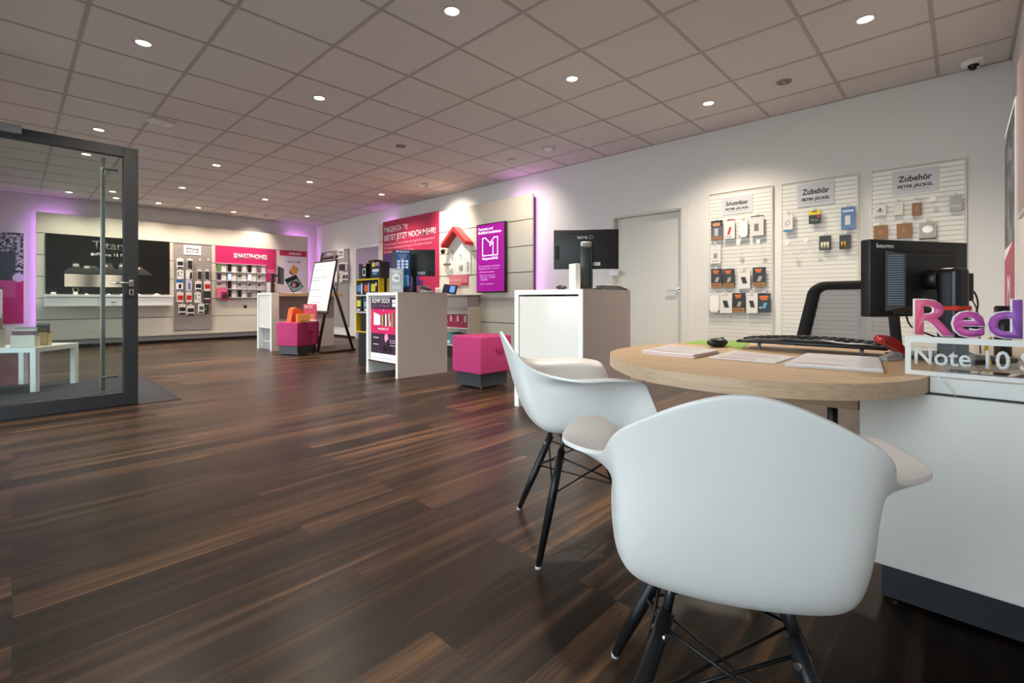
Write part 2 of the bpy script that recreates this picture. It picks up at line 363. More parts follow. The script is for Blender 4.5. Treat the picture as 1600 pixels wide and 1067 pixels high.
# ------------------------------------------------------------------ white shell armchairs
SHELL = mat('#ebe9e6', .38, noise=.015, scale=12)
def shell_mesh():
    K = {0: [(.08, 0, .425), (.15, 0, .430), (.20, 0, .437), (.235, 0, .437), (.262, 0, .430), (.28, 0, .415)],
         25: [(.07, .05, .425), (.14, .10, .430), (.185, .13, .437), (.22, .15, .438), (.25, .165, .432), (.268, .175, .420)],
         45: [(.06, .09, .427), (.115, .15, .436), (.155, .19, .452), (.185, .215, .475), (.210, .235, .492), (.225, .250, .500)],
         60: [(.04, .10, .428), (.075, .160, .440), (.105, .192, .478), (.135, .206, .545), (.160, .220, .596), (.175, .246, .624)],
         75: [(.02, .095, .428), (.035, .156, .440), (.05, .190, .480), (.075, .198, .565), (.105, .210, .634), (.135, .294, .648)],
         90: [(0, .095, .428), (0, .158, .440), (0, .192, .482), (.005, .198, .570), (.015, .206, .642), (.03, .306, .656)],
         110: [(-.04, .095, .428), (-.07, .155, .440), (-.09, .191, .482), (-.105, .197, .575), (-.115, .200, .638), (-.095, .298, .656)],
         128: [(-.07, .072, .428), (-.125, .136, .439), (-.165, .174, .478), (-.188, .184, .565), (-.204, .182, .636), (-.212, .206, .678)],
         150: [(-.085, .045, .428), (-.148, .098, .437), (-.198, .134, .475), (-.238, .148, .560), (-.264, .154, .660), (-.289, .160, .744)],
         180: [(-.09, 0, .427), (-.155, 0, .435), (-.208, 0, .470), (-.250, 0, .565), (-.288, 0, .690), (-.322, 0, .808)]}
    angs = sorted(K); full = []
    for a in angs: full.append((a, K[a]))
    for a in angs[-2:0:-1]: full.append((360 - a, [(x, -y, z) for x, y, z in K[a]]))
    n = len(full); P = [[Vector((0, 0, .424))] + [Vector(p) for p in k] for _, k in full]
    def cr(a, b, c, d, t): return .5 * ((2 * b) + (c - a) * t + (2 * a - 5 * b + 4 * c - d) * t * t + (3 * b - a - 3 * c + d) * t ** 3)
    su = 5; rings = []
    for i in range(n):
        for k in range(su):
            t = k / su
            rings.append([cr(P[(i - 1) % n][j], P[i][j], P[(i + 1) % n][j], P[(i + 2) % n][j], t) for j in range(7)])
    sv = 4; vs = [Vector((0, 0, .424))]; m = len(rings); rows = 6 * sv
    for r in rings:
        for j in range(6):
            a, b, c, d = r[max(j - 1, 0)], r[j], r[j + 1], r[min(j + 2, 6)]
            for k in range(1, sv + 1): vs.append(cr(a, b, c, d, k / sv))
    fs = []
    for i in range(m):
        i2 = (i + 1) % m
        fs.append((0, 1 + i * rows, 1 + i2 * rows))
        for j in range(rows - 1): fs.append((1 + i * rows + j, 1 + i * rows + j + 1, 1 + i2 * rows + j + 1, 1 + i2 * rows + j))
    me = bpy.data.meshes.new('seat_shell'); me.from_pydata([tuple(v) for v in vs], [], fs)
    bm = bmesh.new(); bm.from_mesh(me); bmesh.ops.recalc_face_normals(bm, faces=bm.faces)
    for _ in range(2): bmesh.ops.smooth_vert(bm, verts=[v for v in bm.verts if not v.is_boundary], factor=.5, use_axis_x=True, use_axis_y=True, use_axis_z=True)
    bm.to_mesh(me); bm.free()
    me.polygons.foreach_set('use_smooth', [True] * len(me.polygons)); me.materials.append(SHELL)
    return me
def make_chair():
    t = thing('shell_armchair', 'white moulded shell armchair nearest the camera, its back to us at the round desk', 'chair', (.951, .344, 0), 0, 'white shell armchairs at the round desk')
    o = bpy.data.objects.new('seat_shell', shell_mesh()); COL.objects.link(o); o.parent = t
    md = o.modifiers.new('thick', 'SOLIDIFY'); md.thickness = .009; md.offset = 0
    b = o.modifiers.new('round', 'BEVEL'); b.width = .002; b.segments = 2; b.limit_method = 'ANGLE'; b.angle_limit = math.radians(50)
    s2 = o.modifiers.new('sub', 'SUBSURF'); s2.levels = 1; s2.render_levels = 1
    feet = [(.25, .235), (.25, -.235), (-.215, .235), (-.215, -.235)]; tops = [(.105, .10), (.105, -.10), (-.10, .10), (-.10, -.10)]
    nodes = []
    for (fx, fy), (tx, ty) in zip(feet, tops):
        F, Tp = Vector((fx, fy, .006)), Vector((tx, ty, .365))
        g = MB(); g.cyl(F, F.lerp(Tp, .5), .0105, DARKMET, .0155, 16); g.cyl(F.lerp(Tp, .5), Tp, .0155, DARKMET, .014, 16); l = g.build('leg', t)
        g = MB(); g.cyl(F + Vector((0, 0, -.006)), F + Vector((0, 0, .004)), .0112, LGREY, n=14); g.build('foot_glide', l)
        g = MB(); side = (Tp - F).normalized().cross(Vector((0, 0, 1))).normalized()
        q = F.lerp(Tp, .90); g.cyl(q - side * .018, q + side * .018, .006, STEEL, n=10)
        g.build('bolt', l)
        g = MB(); up = Vector((tx * .93, ty * .93, .422)); g.tube([Tp - (Tp - F).normalized() * .02, Tp.lerp(up, .5), up], .0085, mat('#3c3f42', .35, metal=.8), 10); g.build('leg_bracket', t)
        nodes.append((F.lerp(Tp, .93), F.lerp(Tp, .60)))
    g = MB(); pairs = [(0, 1), (2, 3), (0, 2), (1, 3)]
    for a, b_ in pairs:
        g.tube([nodes[a][0], nodes[b_][1]], .0035, DARKMET, 8); g.tube([nodes[b_][0], nodes[a][1]], .0035, DARKMET, 8)
    c4 = Vector((.0, .0, .235))
    for a, b_ in ((0, 3), (1, 2)): g.tube([nodes[a][1], nodes[b_][1]], .0035, DARKMET, 8)
    g.build('wire_brace', t)
    g = MB(); g.box(-.10, .105, -.10, -.085, .405, .418, DARKMET); g.box(-.10, .105, .085, .10, .405, .418, DARKMET)
    g.box(-.10, -.085, -.085, .085, .405, .418, DARKMET); g.box(.09, .105, -.085, .085, .405, .418, DARKMET); g.build('seat_mount', t)
    return t
chair = make_chair(); chair.rotation_euler.z = math.radians(25)
ch2 = copy_tree(chair); ch2.location = (1.56, 1.12, 0); ch2.rotation_euler.z = math.radians(-39)
ch2['label'] = 'white moulded shell armchair seen from the side, at the left end of the round desk'

# ------------------------------------------------------------------ service desk: round oak top and white cabinet
def wood(name, light, dark, ax=0):
    m = bpy.data.materials.new(name); m.use_nodes = True; nt = m.node_tree; N = nt.nodes.new; L = nt.links.new
    b = nt.nodes['Principled BSDF']; b.inputs['Roughness'].default_value = .42
    tc = N('ShaderNodeTexCoord'); mp = N('ShaderNodeMapping'); sc = [30, 30, 60]; sc[ax] = 1.5; mp.inputs['Scale'].default_value = sc
    n = N('ShaderNodeTexNoise'); n.inputs['Scale'].default_value = 2; n.inputs['Detail'].default_value = 6; n.inputs['Distortion'].default_value = .3
    L(tc.outputs['Object'], mp.inputs[0]); L(mp.outputs[0], n.inputs['Vector'])
    cr = N('ShaderNodeValToRGB'); cr.color_ramp.elements[0].position = .35; cr.color_ramp.elements[0].color = lin(dark); cr.color_ramp.elements[1].position = .65; cr.color_ramp.elements[1].color = lin(light)
    L(n.outputs['Fac'], cr.inputs[0]); L(cr.outputs[0], b.inputs['Base Color'])
    return m
OAK = wood('oak_top', '#e6c094', '#d3a97c', 1); OAKE = wood('oak_edge', '#c9ac8e', '#b89b80', 1)
DT, CX_ = .735, 1.6
arc = [(1.612, .062), (1.549, .075), (1.498, .092), (1.424, .126), (1.358, .176), (1.30, .245), (1.255, .335), (1.228, .43), (1.224, .51), (1.237, .605), (1.272, .70), (1.325, .78), (1.40, .865), (1.50, .945), (1.61, .99), (1.73, 1.005), (1.86, 1.0), (1.98, .97), (2.08, .905), (2.17, .815), (2.235, .71), (2.27, .60), (2.285, .49), (2.285, .062)]
sm = [(v.x, v.y) for v in smooth_curve([(x, y, 0) for x, y in arc[:-1]], 5)] + [arc[-1]]
t = thing('service_desk', 'round light oak desk top joined to a white cabinet with dark plinth at right', 'desk', (0, 0, 0))
g = MB(); n = len(sm)
g.add([(x, y, DT) for x, y in sm] + [(x, y, DT - .04) for x, y in sm], [list(range(n)), list(range(n, 2 * n))[::-1]], OAK)
g.add([(x, y, DT) for x, y in sm] + [(x, y, DT - .04) for x, y in sm], [(i, (i + 1) % n, n + (i + 1) % n, n + i) for i in range(n)], OAKE, True)
g.build('desk_top', t, fix=False)
g = MB(); g.box(1.62, 1.66, .215, .93, DT - .115, DT - .0405, OAKE); g.build('apron', t)
g = MB(); g.cyl((1.78, .55, .012), (1.78, .55, DT - .0405), .03, STEEL, n=24); g.build('support_column', t)
g = MB(); g.cyl((1.78, .55, 0), (1.78, .55, .012), .20, STEEL, n=40); g.build('column_base', t)
g = MB(); g.rbox(CX_, 3.3, YN + .002, .0615, DT - .04, DT - .0015, WHITE, .0015, 1); g.build('cabinet_top', t)
g = MB(); g.box(CX_ + .012, 2.9, YN + .01, .061, DT - .0015, DT, mat('#c7b8a6', .5)); g.build('counter_lining', t)
g = MB(); g.rbox(CX_ + .002, 2.4, YN + .002, .208, .218, DT - .047, mat('#efede8', .22, coat=.3, noise=.02), .002, 1); g.build('cabinet_body', t)
g = MB(); g.box(CX_ + .02, 2.38, YN + .01, .19, DT - .047, DT - .0405, BLACK); g.build('shadow_gap', t)
g = MB(); g.box(CX_ + .255, 2.35, YN + .01, .185, 0.012, .218, mat('#2d3036', .5)); g.build('plinth', t)
for x, y in ((CX_ + .29, .15), (CX_ + .29, -.2), (2.3, .15)):
    g = MB(); g.cyl((x, y, 0), (x, y, .012), .02, CHROME); g.build('plinth_foot', t)
# second chair-side counter support seen behind (cable basket under the top)
g = MB(); g.box(-.03, .03, -.26, .24, -.12, -.105, BLACK); g.box(-.03, -.024, -.26, .24, -.105, -.06, BLACK); g.box(.024, .03, -.26, .24, -.105, -.06, BLACK); g.box(-.03, .03, -.20, -.18, -.105, 0, BLACK); g.box(-.03, .03, .16, .18, -.105, 0, BLACK); g.build('cable_tray', t, (1.95, .36, DT - .0405))

# office chair behind the desk
t = thing('office_chair', 'black office chair with grey mesh backrest behind the desk', 'chair', (2.95, .50, 0), PI - .2)
def mesh_fabric():
    m = bpy.data.materials.new('net_fabric'); m.use_nodes = True; nt = m.node_tree; N = nt.nodes.new; L = nt.links.new
    b = nt.nodes['Principled BSDF']; b.inputs['Roughness'].default_value = .8; b.inputs['Base Color'].default_value = lin('#7d7478')
    tc = N('ShaderNodeTexCoord'); mp = N('ShaderNodeMapping'); mp.inputs['Rotation'].default_value = (PI / 4, 0, 0); mp.inputs['Scale'].default_value = (1, 210, 210)
    w = N('ShaderNodeTexChecker'); w.inputs['Scale'].default_value = 1
    L(tc.outputs['Object'], mp.inputs[0]); L(mp.outputs[0], w.inputs['Vector'])
    mr = N('ShaderNodeMapRange'); mr.inputs[3].default_value = 1; mr.inputs[4].default_value = .45; L(w.outputs['Fac'], mr.inputs[0]); L(mr.outputs[0], b.inputs['Alpha'])
    return m
def rrect(w0, w1, z0, z1, r, n=6):
    pts = []
    for cx, cz, a0, ww in ((w1 - r, z1 - r, 0, 1), (-w1 + r, z1 - r, 90, 1), (-w0 + r, z0 + r, 180, 1), (w0 - r, z0 + r, 270, 1)):
        for k in range(n + 1):
            a = math.radians(a0 + 90 * k / n); pts.append((cx + r * math.cos(a), cz + r * math.sin(a)))
    return pts
def bowx(y, z): return -.24 + 1.6 * y * y - .10 * (z - .5)      # curved backrest, leaning back
out = rrect(.262, .212, .52, 1.035, .085); inn = rrect(.212, .165, .575, .988, .04)
g = MB(); n = len(out); vs = []
for dx in (.018, -.018):
    for ring in (out, inn): vs += [(bowx(y, z) + dx, y, z) for y, z in ring]
fs = []
for i in range(n):
    j = (i + 1) % n
    fs += [(i, j, n + j, n + i), (2 * n + i, 3 * n + i, 3 * n + j, 2 * n + j), (i, 2 * n + i, 2 * n + j, j), (n + i, n + j, 3 * n + j, 3 * n + i)]
g.add(vs, fs, mat('#171413', .9, noise=.1, scale=300), True); g.build('backrest_frame', t)
g = MB(); R_, C_ = 12, 12; vs = []
for a in range(R_ + 1):
    for b_ in range(C_ + 1):
        z = .555 + .45 * a / R_; y = (-.235 + .47 * b_ / C_) * (1 - .2 * a / R_); vs.append((bowx(y, z) - .004, y, z))
g.add(vs, [(a * (C_ + 1) + b_, a * (C_ + 1) + b_ + 1, (a + 1) * (C_ + 1) + b_ + 1, (a + 1) * (C_ + 1) + b_) for a in range(R_) for b_ in range(C_)], mesh_fabric(), True); g.build('backrest_mesh', t)
g = MB(); g.rbox(-.24, .25, -.24, .24, .44, .51, mat('#19181a', .9, bump=.3, scale=200), .03, 4); g.build('seat', t)
g = MB(); g.tube([(-.05, 0, .42), (-.25, 0, .42), (-.29, 0, .55), (-.272, 0, .70)], .02, BLACK, 10); g.build('back_support', t)
g = MB(); g.cyl((0, 0, .12), (0, 0, .44), .025, BLACK); g.build('gas_lift', t)
g = MB()
for k in range(5):
    a = 2 * PI * k / 5; g.tube([(0, 0, .12), (.15 * math.cos(a), .15 * math.sin(a), .11), (.29 * math.cos(a), .29 * math.sin(a), .075)], .02, BLACK, 8)
g.build('star_base', t)
for k in range(5):
    a = 2 * PI * k / 5; g = MB(); g.cyl((.29 * math.cos(a) - .02 * math.sin(a), .29 * math.sin(a) + .02 * math.cos(a), .028), (.29 * math.cos(a) + .02 * math.sin(a), .29 * math.sin(a) - .02 * math.cos(a), .028), .028, BLACK); g.build('caster', t)
for sgn in (1, -1):
    g = MB(); g.tube([(0, sgn * .22, .45), (0, sgn * .285, .50), (0, sgn * .285, .64)], .014, BLACK, 8); g.build('armrest_post', t)
    g = MB(); g.rbox(-.12, .12, sgn * .285 - .035, sgn * .285 + .035, .64, .665, BLACK, .01, 3); g.build('armrest_pad', t)

# monitor on the cabinet (back towards us)
def monitor(name, label, loc, rotz, w, h, zc, parts, group=None):
    """local +x right, -y towards the viewer (the monitor's back)"""
    t = thing(name, label, 'monitor', loc, rotz, group)
    f = MB(); f.rbox(-w / 2, w / 2, -.006, .03, zc - h / 2, zc + h / 2, BLACK, .005, 2); f.build('housing', t)
    return t
mc = (2.161, .112)
t = monitor('monitor', 'black desktop monitor seen from behind on the white cabinet, red-banded stand', (mc[0], mc[1], DT + .001), math.atan2(-.238, .374), .445, .262, .268, None)
f = MB(); f.add([(-.158, -.006, .155), (.13, -.006, .155), (.13, -.006, .362), (-.158, -.006, .362), (-.125, -.048, .172), (.10, -.048, .172), (.10, -.048, .345), (-.125, -.048, .345)],
    [(0, 1, 5, 4), (1, 2, 6, 5), (2, 3, 7, 6), (3, 0, 4, 7), (4, 5, 6, 7)], mat('#141415', .45)); f.build('rear_bulge', t)
f = MB()
for k in range(22):
    z = .178 + k * .0078; f.add([(-.1545, -.0115, z), (-.1285, -.0445, z), (-.1285, -.0445, z + .0035), (-.1545, -.0115, z + .0035), (-.156, -.0125, z), (-.13, -.0455, z), (-.13, -.0455, z + .0035), (-.156, -.0125, z + .0035)],
        [(0, 1, 2, 3), (7, 6, 5, 4), (0, 4, 5, 1), (3, 2, 6, 7), (0, 3, 7, 4), (1, 5, 6, 2)], mat('#5f6672', .5))
f.build('vent_slats', t)
f = MB(); f.cyl((-.02, -.046, .262), (-.02, -.09, .262), .034, BLACK); f.build('hinge_disc', t)
f = MB(); f.rbox(-.052, .012, -.150, -.085, -.0, .298, mat('#16171a', .3), .02, 4); f.build('stand_column', t)
f = MB(); f.rbox(-.0535, .0135, -.1515, -.0835, .160, .176, mat('#d8301f', .4), .003, 1); f.build('red_band', t)
f = MB(); f.rbox(-.13, .10, -.22, .02, 0, .014, mat('#26272a', .35), .006, 3); f.build('stand_base', t)
text('lenovo', .022, mat('#d9d8d6', .4), t, (-.160, -.0065, .377), .075, .02)
f = MB(); f.box(-.12, -.075, -.0075, -.006, .146, .166, mat('#4a4b4d', .6)); f.build('rating_label', t)
f = MB(); f.rbox(.222, .245, -.012, .028, .19, .29, mat('#141414', .5), .004, 2); f.build('side_connector', t)
def cable(label, pts, r, m, name='cable', parent=None):
    f = MB(); f.tube(smooth_curve(pts, 6), r, m, 8)
    if parent:
        inv = (Matrix.Translation(parent.location) @ Matrix.Rotation(parent.rotation_euler.z, 4, 'Z')).inverted()
        f.v = [inv @ v for v in f.v]; return f.build(name, parent)
    return tag(f.build(name), label, 'cable')
R3 = Vector((c_, -s_, 0)); D3 = Vector((s_, c_, 0))
def at(u, v, d): return Vector((0, 0, CZ)) + R3 * ((u - CXP) / FPX * d) + D3 * d + Vector((0, 0, (HZ - v) / FPX * d))
cable('black cable looping out of the desk monitor side connector', [at(1509, 454, 1.74), at(1522, 456, 1.74), at(1528, 475, 1.74), at(1522, 493, 1.72), at(1504, 510, 1.7), at(1490, 545, 1.7), at(1486, 558, 1.66)], .0028, BLACK, parent=t)
cable('thin black cable sagging below the desk monitor side connector', [at(1509, 464, 1.75), at(1518, 468, 1.75), at(1527, 485, 1.75), at(1526, 500, 1.73), at(1530, 520, 1.7), at(1532, 552, 1.66)], .0022, BLACK, parent=t)
cable('black and white cable hanging down behind the pink letter R', [at(1413, 470, 1.70), at(1416, 492, 1.66), at(1424, 510, 1.64), at(1450, 522, 1.64), at(1480, 533, 1.62), at(1500, 545, 1.62), at(1528, 557, 1.6)], .003, BLACK, parent=t)
cable('yellow network cable standing up behind the number 10', [at(1548, 572, 1.42), at(1545, 560, 1.42), at(1541, 548, 1.42), at(1543, 535, 1.44), at(1549, 528, 1.46)], .004, mat('#f0b51c', .5))
cable('white cable running down the front edge of the white cabinet', [(1.592, .045, .738), (1.586, .035, .728), (1.592, .024, .712), (1.597, .012, .695)], .0022, WHITE)
def tab_cyl(label, cat, name, u, v, d, r, h, m, top):
    p = at(u, v, d); t = thing(name, label, cat, (p.x, p.y, DT))
    f = MB(); f.cyl((0, 0, 0), (0, 0, h), r, m, n=28); f.build('body', t)
    f = MB(); f.cyl((0, 0, h), (0, 0, h + .004), r * .86, top, n=28); f.build('top_disc', t)
    return t
t = tab_cyl('tall black cylinder standing behind the purple letter d', 'speaker', 'cylinder_speaker', 1567, 560, 1.66, .023, .170, mat('#1a1a1c', .35), BLACK)
f = MB(); f.lathe([(.0215, .045), (.0222, .045), (.0222, .055), (.0215, .055)], LGREY, 28); f.build('grey_band', t)
t = thing('power_strip', 'black power strip lying behind the white framed name sign', 'power strip', (1.80, -.20, DT), .1)
f = MB(); f.rbox(-.02, .20, -.03, .025, 0, .035, BLACK, .006, 2); f.build('body', t)
f = MB(); f.rbox(.0, .03, -.02, .015, .035, .06, mat('#e2891f', .5), .004, 2); f.build('orange_plug', t)
t = thing('plastic_tray', 'shallow clear plastic tray on the cabinet behind the number 10', 'tray', (1.675, -.02, DT), 0)
f = MB(); f.rbox(-.04, .04, -.10, .05, 0, .012, glass_mat('clear_plastic', (.82, .85, .86, 1)), .008, 3); f.build('tray', t)

# acrylic name sign standing on the cabinet front edge
t = thing('name_sign', 'acrylic name sign with pink to violet letters over a white frame', 'sign', (CX_ + .012, 0, DT), RW)
X0, X1 = -.111, .222      # local x = -world y
f = MB()
for a in ((X0, X1, .086, .101), (X0, X1, .0015, .0125)): f.box(a[0], a[1], -.004, .004, a[2], a[3], WHITE)
f.box(X0, X0 + .012, -.004, .004, .0125, .086, WHITE); f.box(X1 - .012, X1, -.004, .004, .0125, .086, WHITE); f.build('white_frame', t)
f = MB(); f.box(X0 + .012, X1 - .012, -.001, .001, .0125, .086, CLEAR); f.build('clear_panel', t)
def grad_mat():
    m = bpy.data.materials.new('pink_to_violet'); m.use_nodes = True; nt = m.node_tree; N = nt.nodes.new; L = nt.links.new
    b = nt.nodes['Principled BSDF']; tc = N('ShaderNodeTexCoord'); sp = N('ShaderNodeSeparateXYZ'); mr = N('ShaderNodeMapRange')
    mr.inputs[1].default_value = 0; mr.inputs[2].default_value = .21; cr = N('ShaderNodeValToRGB')
    cr.color_ramp.elements[0].color = lin('#ea6b7d'); cr.color_ramp.elements[1].color = lin('#8056b6'); e = cr.color_ramp.elements.new(.42); e.color = lin('#cd4f9c')
    L(tc.outputs['Object'], sp.inputs[0]); L(sp.outputs[0], mr.inputs[0]); L(mr.outputs[0], cr.inputs[0]); L(cr.outputs[0], b.inputs['Base Color']); b.inputs['Roughness'].default_value = .4
    return m
GR = grad_mat()
text('Redmi', .128, WTXT, t, (-.1015, .0015, .146), .325, .052, 'letter_outline', 'LEFT', depth=.003)
text('Redmi', .125, GR, t, (-.0985, -.0016, .146), .321, .033, 'letters', 'LEFT', depth=.002)
text('Note 10 S', .062, mat('#e2e3e2', .5), t, (-.095, -.0011, .049), .212, .028, 'lettering', 'LEFT', depth=.001)

# things on the round desk
def plist(*p): return [onz(u, v, DT) for u, v in p]
def papers(name, label, pts, h, n, m, group, lines):
    a, b, c, d = pts          # near-left, far-left, far-right, near-right corner on the desk
    ctr = (a + b + c + d) / 4; t = thing(name, label, 'papers', (ctr.x, ctr.y, DT), 0, group)
    f = MB(); q = [p - ctr for p in (a, b, c, d)]
    for k in range(n):
        z0, z1 = .0004 + h * k / n, .0004 + h * (k + .85) / n; dx, dy = random.uniform(-.006, .006) * (k > 0), random.uniform(-.006, .006) * (k > 0)
        vs = [(p.x + dx, p.y + dy, z) for z in (z0, z1) for p in q]
        f.add(vs, [(0, 1, 2, 3), (4, 7, 6, 5), (0, 4, 5, 1), (1, 5, 6, 2), (2, 6, 7, 3), (3, 7, 4, 0)], m if k % 3 else mat('#eda39e', .7) if k and lines > 3 else m)
    f.build('sheets', t); lx, ly = dx, dy
    f = MB()
    for k in range(lines):
        s0 = .10 + .8 * k / lines; P0 = q[0].lerp(q[1], s0).lerp(q[3].lerp(q[2], s0), .1); P1 = q[0].lerp(q[1], s0).lerp(q[3].lerp(q[2], s0), .55 + .35 * random.random())
        w_ = (q[1] - q[0]).normalized() * (.004 if k % 4 else .009); z = .0004 + h
        f.add([(P0.x, P0.y, z), (P1.x, P1.y, z), (P1.x + w_.x, P1.y + w_.y, z), (P0.x + w_.x, P0.y + w_.y, z)], [(0, 1, 2, 3)], mat('#d8697a', .7) if k % 4 == 0 else mat('#b9b1ae', .7))
    f.build('printed_lines', t, fix=False)
    return t
PAP = mat('#f1e9e6', .7, noise=.02)
papers('brochure_stack', 'neat stack of white and pink brochures, leftmost on the round desk', plist((1003, 552), (1047, 543), (1123, 552), (1083, 560)), .013, 6, PAP, 'paper stacks on the round desk', 5)
papers('brochure_stack', 'thin stack of red-lined flyers, middle one on the round desk', plist((1108, 560), (1150, 549), (1247, 559), (1214, 569)), .004, 3, PAP, 'paper stacks on the round desk', 7)
papers('loose_papers', 'untidy pile of white sheets, rightmost on the round desk before the keyboard', plist((1226, 573), (1262, 556), (1372, 563), (1378, 583)), .010, 7, PAP, 'paper stacks on the round desk', 2)
papers('green_mat', 'lime green sheet lying under the black mouse', plist((1068, 536), (1090, 531.5), (1174, 534), (1160, 545)), .0015, 1, mat('#8dbb3c', .6), None, 0)['category'] = 'mat'
p = onz(1121, 541, DT + .002); t = thing('computer_mouse', 'black computer mouse on the lime green sheet', 'mouse', (p.x, p.y, DT + .002), -.3)
f = MB(); f.ball((0, 0, .016), 1, mat('#18191b', .35), 20, (.052, .032, .020)); f.build('body', t)
f = MB(); f.cyl((.03, -.004, .028), (.03, .004, .028), .009, mat('#3a3a3a', .4)); f.build('scroll_wheel', t)
# curved ergonomic keyboard
t = thing('keyboard', 'black curved ergonomic keyboard on raised feet in front of the mesh chair', 'keyboard', (2.08, .425, DT + .003), 0)
f = MB(); ns = 24; KB = mat('#15171b', .38)
vs = []
for k in range(ns + 1):
    y = -.24 + .48 * k / ns; b_ = 1 - (y / .24) ** 2; ed = max(0, 1 - abs(y / .24) ** 6)
    xf = -.085 - .035 * b_ * (1 if abs(y) > 0 else 1); xb = .085 + .015 * b_; z0 = .022 + .004 * b_
    vs += [(xf, y, z0), (xf - .004, y, z0 + .008), (xf + .03, y, z0 + .010 + .010 * b_ + .004 * math.sin(y * 26) ** 2), (xb, y, z0 + .012 + .012 * b_), (xb + .004, y, z0 + .004), (xb, y, z0)]
f.add(vs, [(i * 6 + j, i * 6 + (j + 1) % 6, (i + 1) * 6 + (j + 1) % 6, (i + 1) * 6 + j) for i in range(ns) for j in range(6)] + [(5, 4, 3, 2, 1, 0), [ns * 6 + j for j in range(6)]], KB, True)
f.build('body', t)
f = MB()
for r in range(4):
    for k in range(16):
        y = -.21 + k * .028; b_ = 1 - (y / .24) ** 2; x = -.06 + r * .034 - .02 * b_
        f.rbox(x, x + .016, y - .010, y + .010, .032 + .016 * b_ * .9, .0385 + .016 * b_ * .9, BLACKM, .002, 1)
tag(f.build('keys', t), kind='stuff')
for y in (-.17, .16):
    f = MB(); f.cyl((-.075, y, 0.0), (-.065, y, .026), .006, mat('#6a6d70', .4), n=10); f.build('raised_foot', t)
# stapler
p = onz(1392, 563, DT); t = thing('stapler', 'red and grey stapler lying open beside the name sign', 'stapler', (p.x, p.y, DT), math.radians(160))
GS = mat('#a9a9aa', .4)
f = MB(); f.rbox(-.055, .05, -.014, .014, 0, .008, GS, .003, 2); f.prism([(-.05, .008), (.045, .008), (.05, .014), (-.045, .028), (-.055, .018)], -.010, .010, GS); f.build('base', t)
pr = [(-.058, .018), (-.058, .040), (-.03, .062), (.02, .078), (.062, .084), (.076, .074), (.066, .060), (.01, .044), (-.045, .022)]
f = MB(); f.prism(pr, -.013, .013, mat('#b3160f', .18, coat=.6), smooth=True); f.build('red_cover', t)

# ------------------------------------------------------------------ standing counters
def counter(loc, label, H, W, D, top_gap=.05):
    t = thing('sales_counter', label, 'counter', loc, RW)
    f = MB(); f.rbox(0, .05, 0, D, 0, H - .04, WHITE, .0015, 1); f.build('side_panel', t)
    f = MB(); f.rbox(W - .045, W - .004, 0, D, 0, H - .04, WHITE, .0015, 1); f.box(W - .004, W, .003, D, 0, H, TAUPE); f.build('side_panel', t)
    f = MB(); f.rbox(0, W - .004, 0, D, H - .04, H, WHITE, .0015, 1); f.build('counter_top', t)
    f = MB(); f.box(.05, W - .045, D - .04, D - .02, .16, H - .04, TAUPE); f.build('back_panel', t)
    f = MB(); f.box(.05, W - .045, .05, D - .05, .16, .18, WHITE); f.build('bottom_shelf', t)
    return t
ca = counter((3.0, 2.86, 0), 'tall white counter with taupe side, nearest one, in front of the white door', 1.01, .73, .71)
f = MB(); f.rbox(.057, .682, .006, .024, .165, .955, WHITEG, .001, 1); f.build('front_panel', ca)
cb = counter((3.08, 5.54, 0), 'white counter with taupe side carrying the television poster, middle of the shop', 1.015, .72, .73)
f = MB(); f.rbox(.055, .672, .03, .045, .15, .965, WHITE, .001, 1); f.build('front_panel', cb)
f = MB(); f.box(.05, .675, -.0, .03, .155, .175, CHROME); f.build('poster_rail', cb)
def quadm(f, x0, x1, z0, z1, m, y=0, th=.0008): f.box(x0, x1, y - th, y, z0, z1, m); return f
def local_thing(base, x, y, z):       # point in another thing's frame -> world
    a = base.rotation_euler.z; return (base.location.x + x * math.cos(a) - y * math.sin(a), base.location.y + x * math.sin(a) + y * math.cos(a), base.location.z + z)
pt = thing('promotion_poster', 'dark purple and magenta streaming poster on the front of the middle counter', 'poster', local_thing(cb, .075, .028, .21), RW)
f = MB(); f.box(0, .59, -.004, 0, 0, .745, mat('#3b2239', .4)); f.build('sheet', pt)
f = MB(); quadm(f, 0, .59, .30, .60, mat('#d51d63', .4), -.004); f.build('pink_band', pt)
f = MB(); quadm(f, 0, .59, 0, .055, mat('#e7ebf0', .4), -.004); f.build('white_footer', pt)
Ty = -.0042
text("KOMM' DOCH", .088, WTXT, pt, (.235, Ty, .700), .40, .035)
text("ZUM TESTSIEGER", .042, mat('#8b6b8c', .5), pt, (.235, Ty, .638), .40, .0)
f = MB()
for z in (.695, .648): quadm(f, .49, .565, z - .018, z + .022, mat('#dbe4ef', .4), -.004)
f.build('award_seals', pt)
f = MB(); cols = ['#f1eef0', '#46699b', '#c2862c', '#8e2c25', '#d3a33d', '#3c4e6d', '#a8bdd5', '#22232a', '#e9e4e4', '#b03a2c']
f.prism([(.07, .40), (.22, .375 + .03), (.22, .525), (.07, .56)], Ty - .0016, Ty - .0008, mat('#f1eef0', .4))
for k in range(9):
    x = .225 + k * .036; top = .525 + .004 * k; f.prism([(x, .40 - .002 * k), (x + .032, .40 - .002 * k), (x + .032, top + .004), (x, top)], Ty - .0016, Ty - .0008, mat(cols[(k * 3 + 1) % 10], .4))
for k in range(5): f.prism([(.28 + k * .04, .40), (.30 + k * .04, .40), (.295 + k * .04, .46 + .01 * (k % 2)), (.285 + k * .04, .46)], Ty - .0024, Ty - .0016, mat(cols[(k * 7 + 2) % 10], .4))
tag(f.build('screen_collage', pt), kind='stuff')
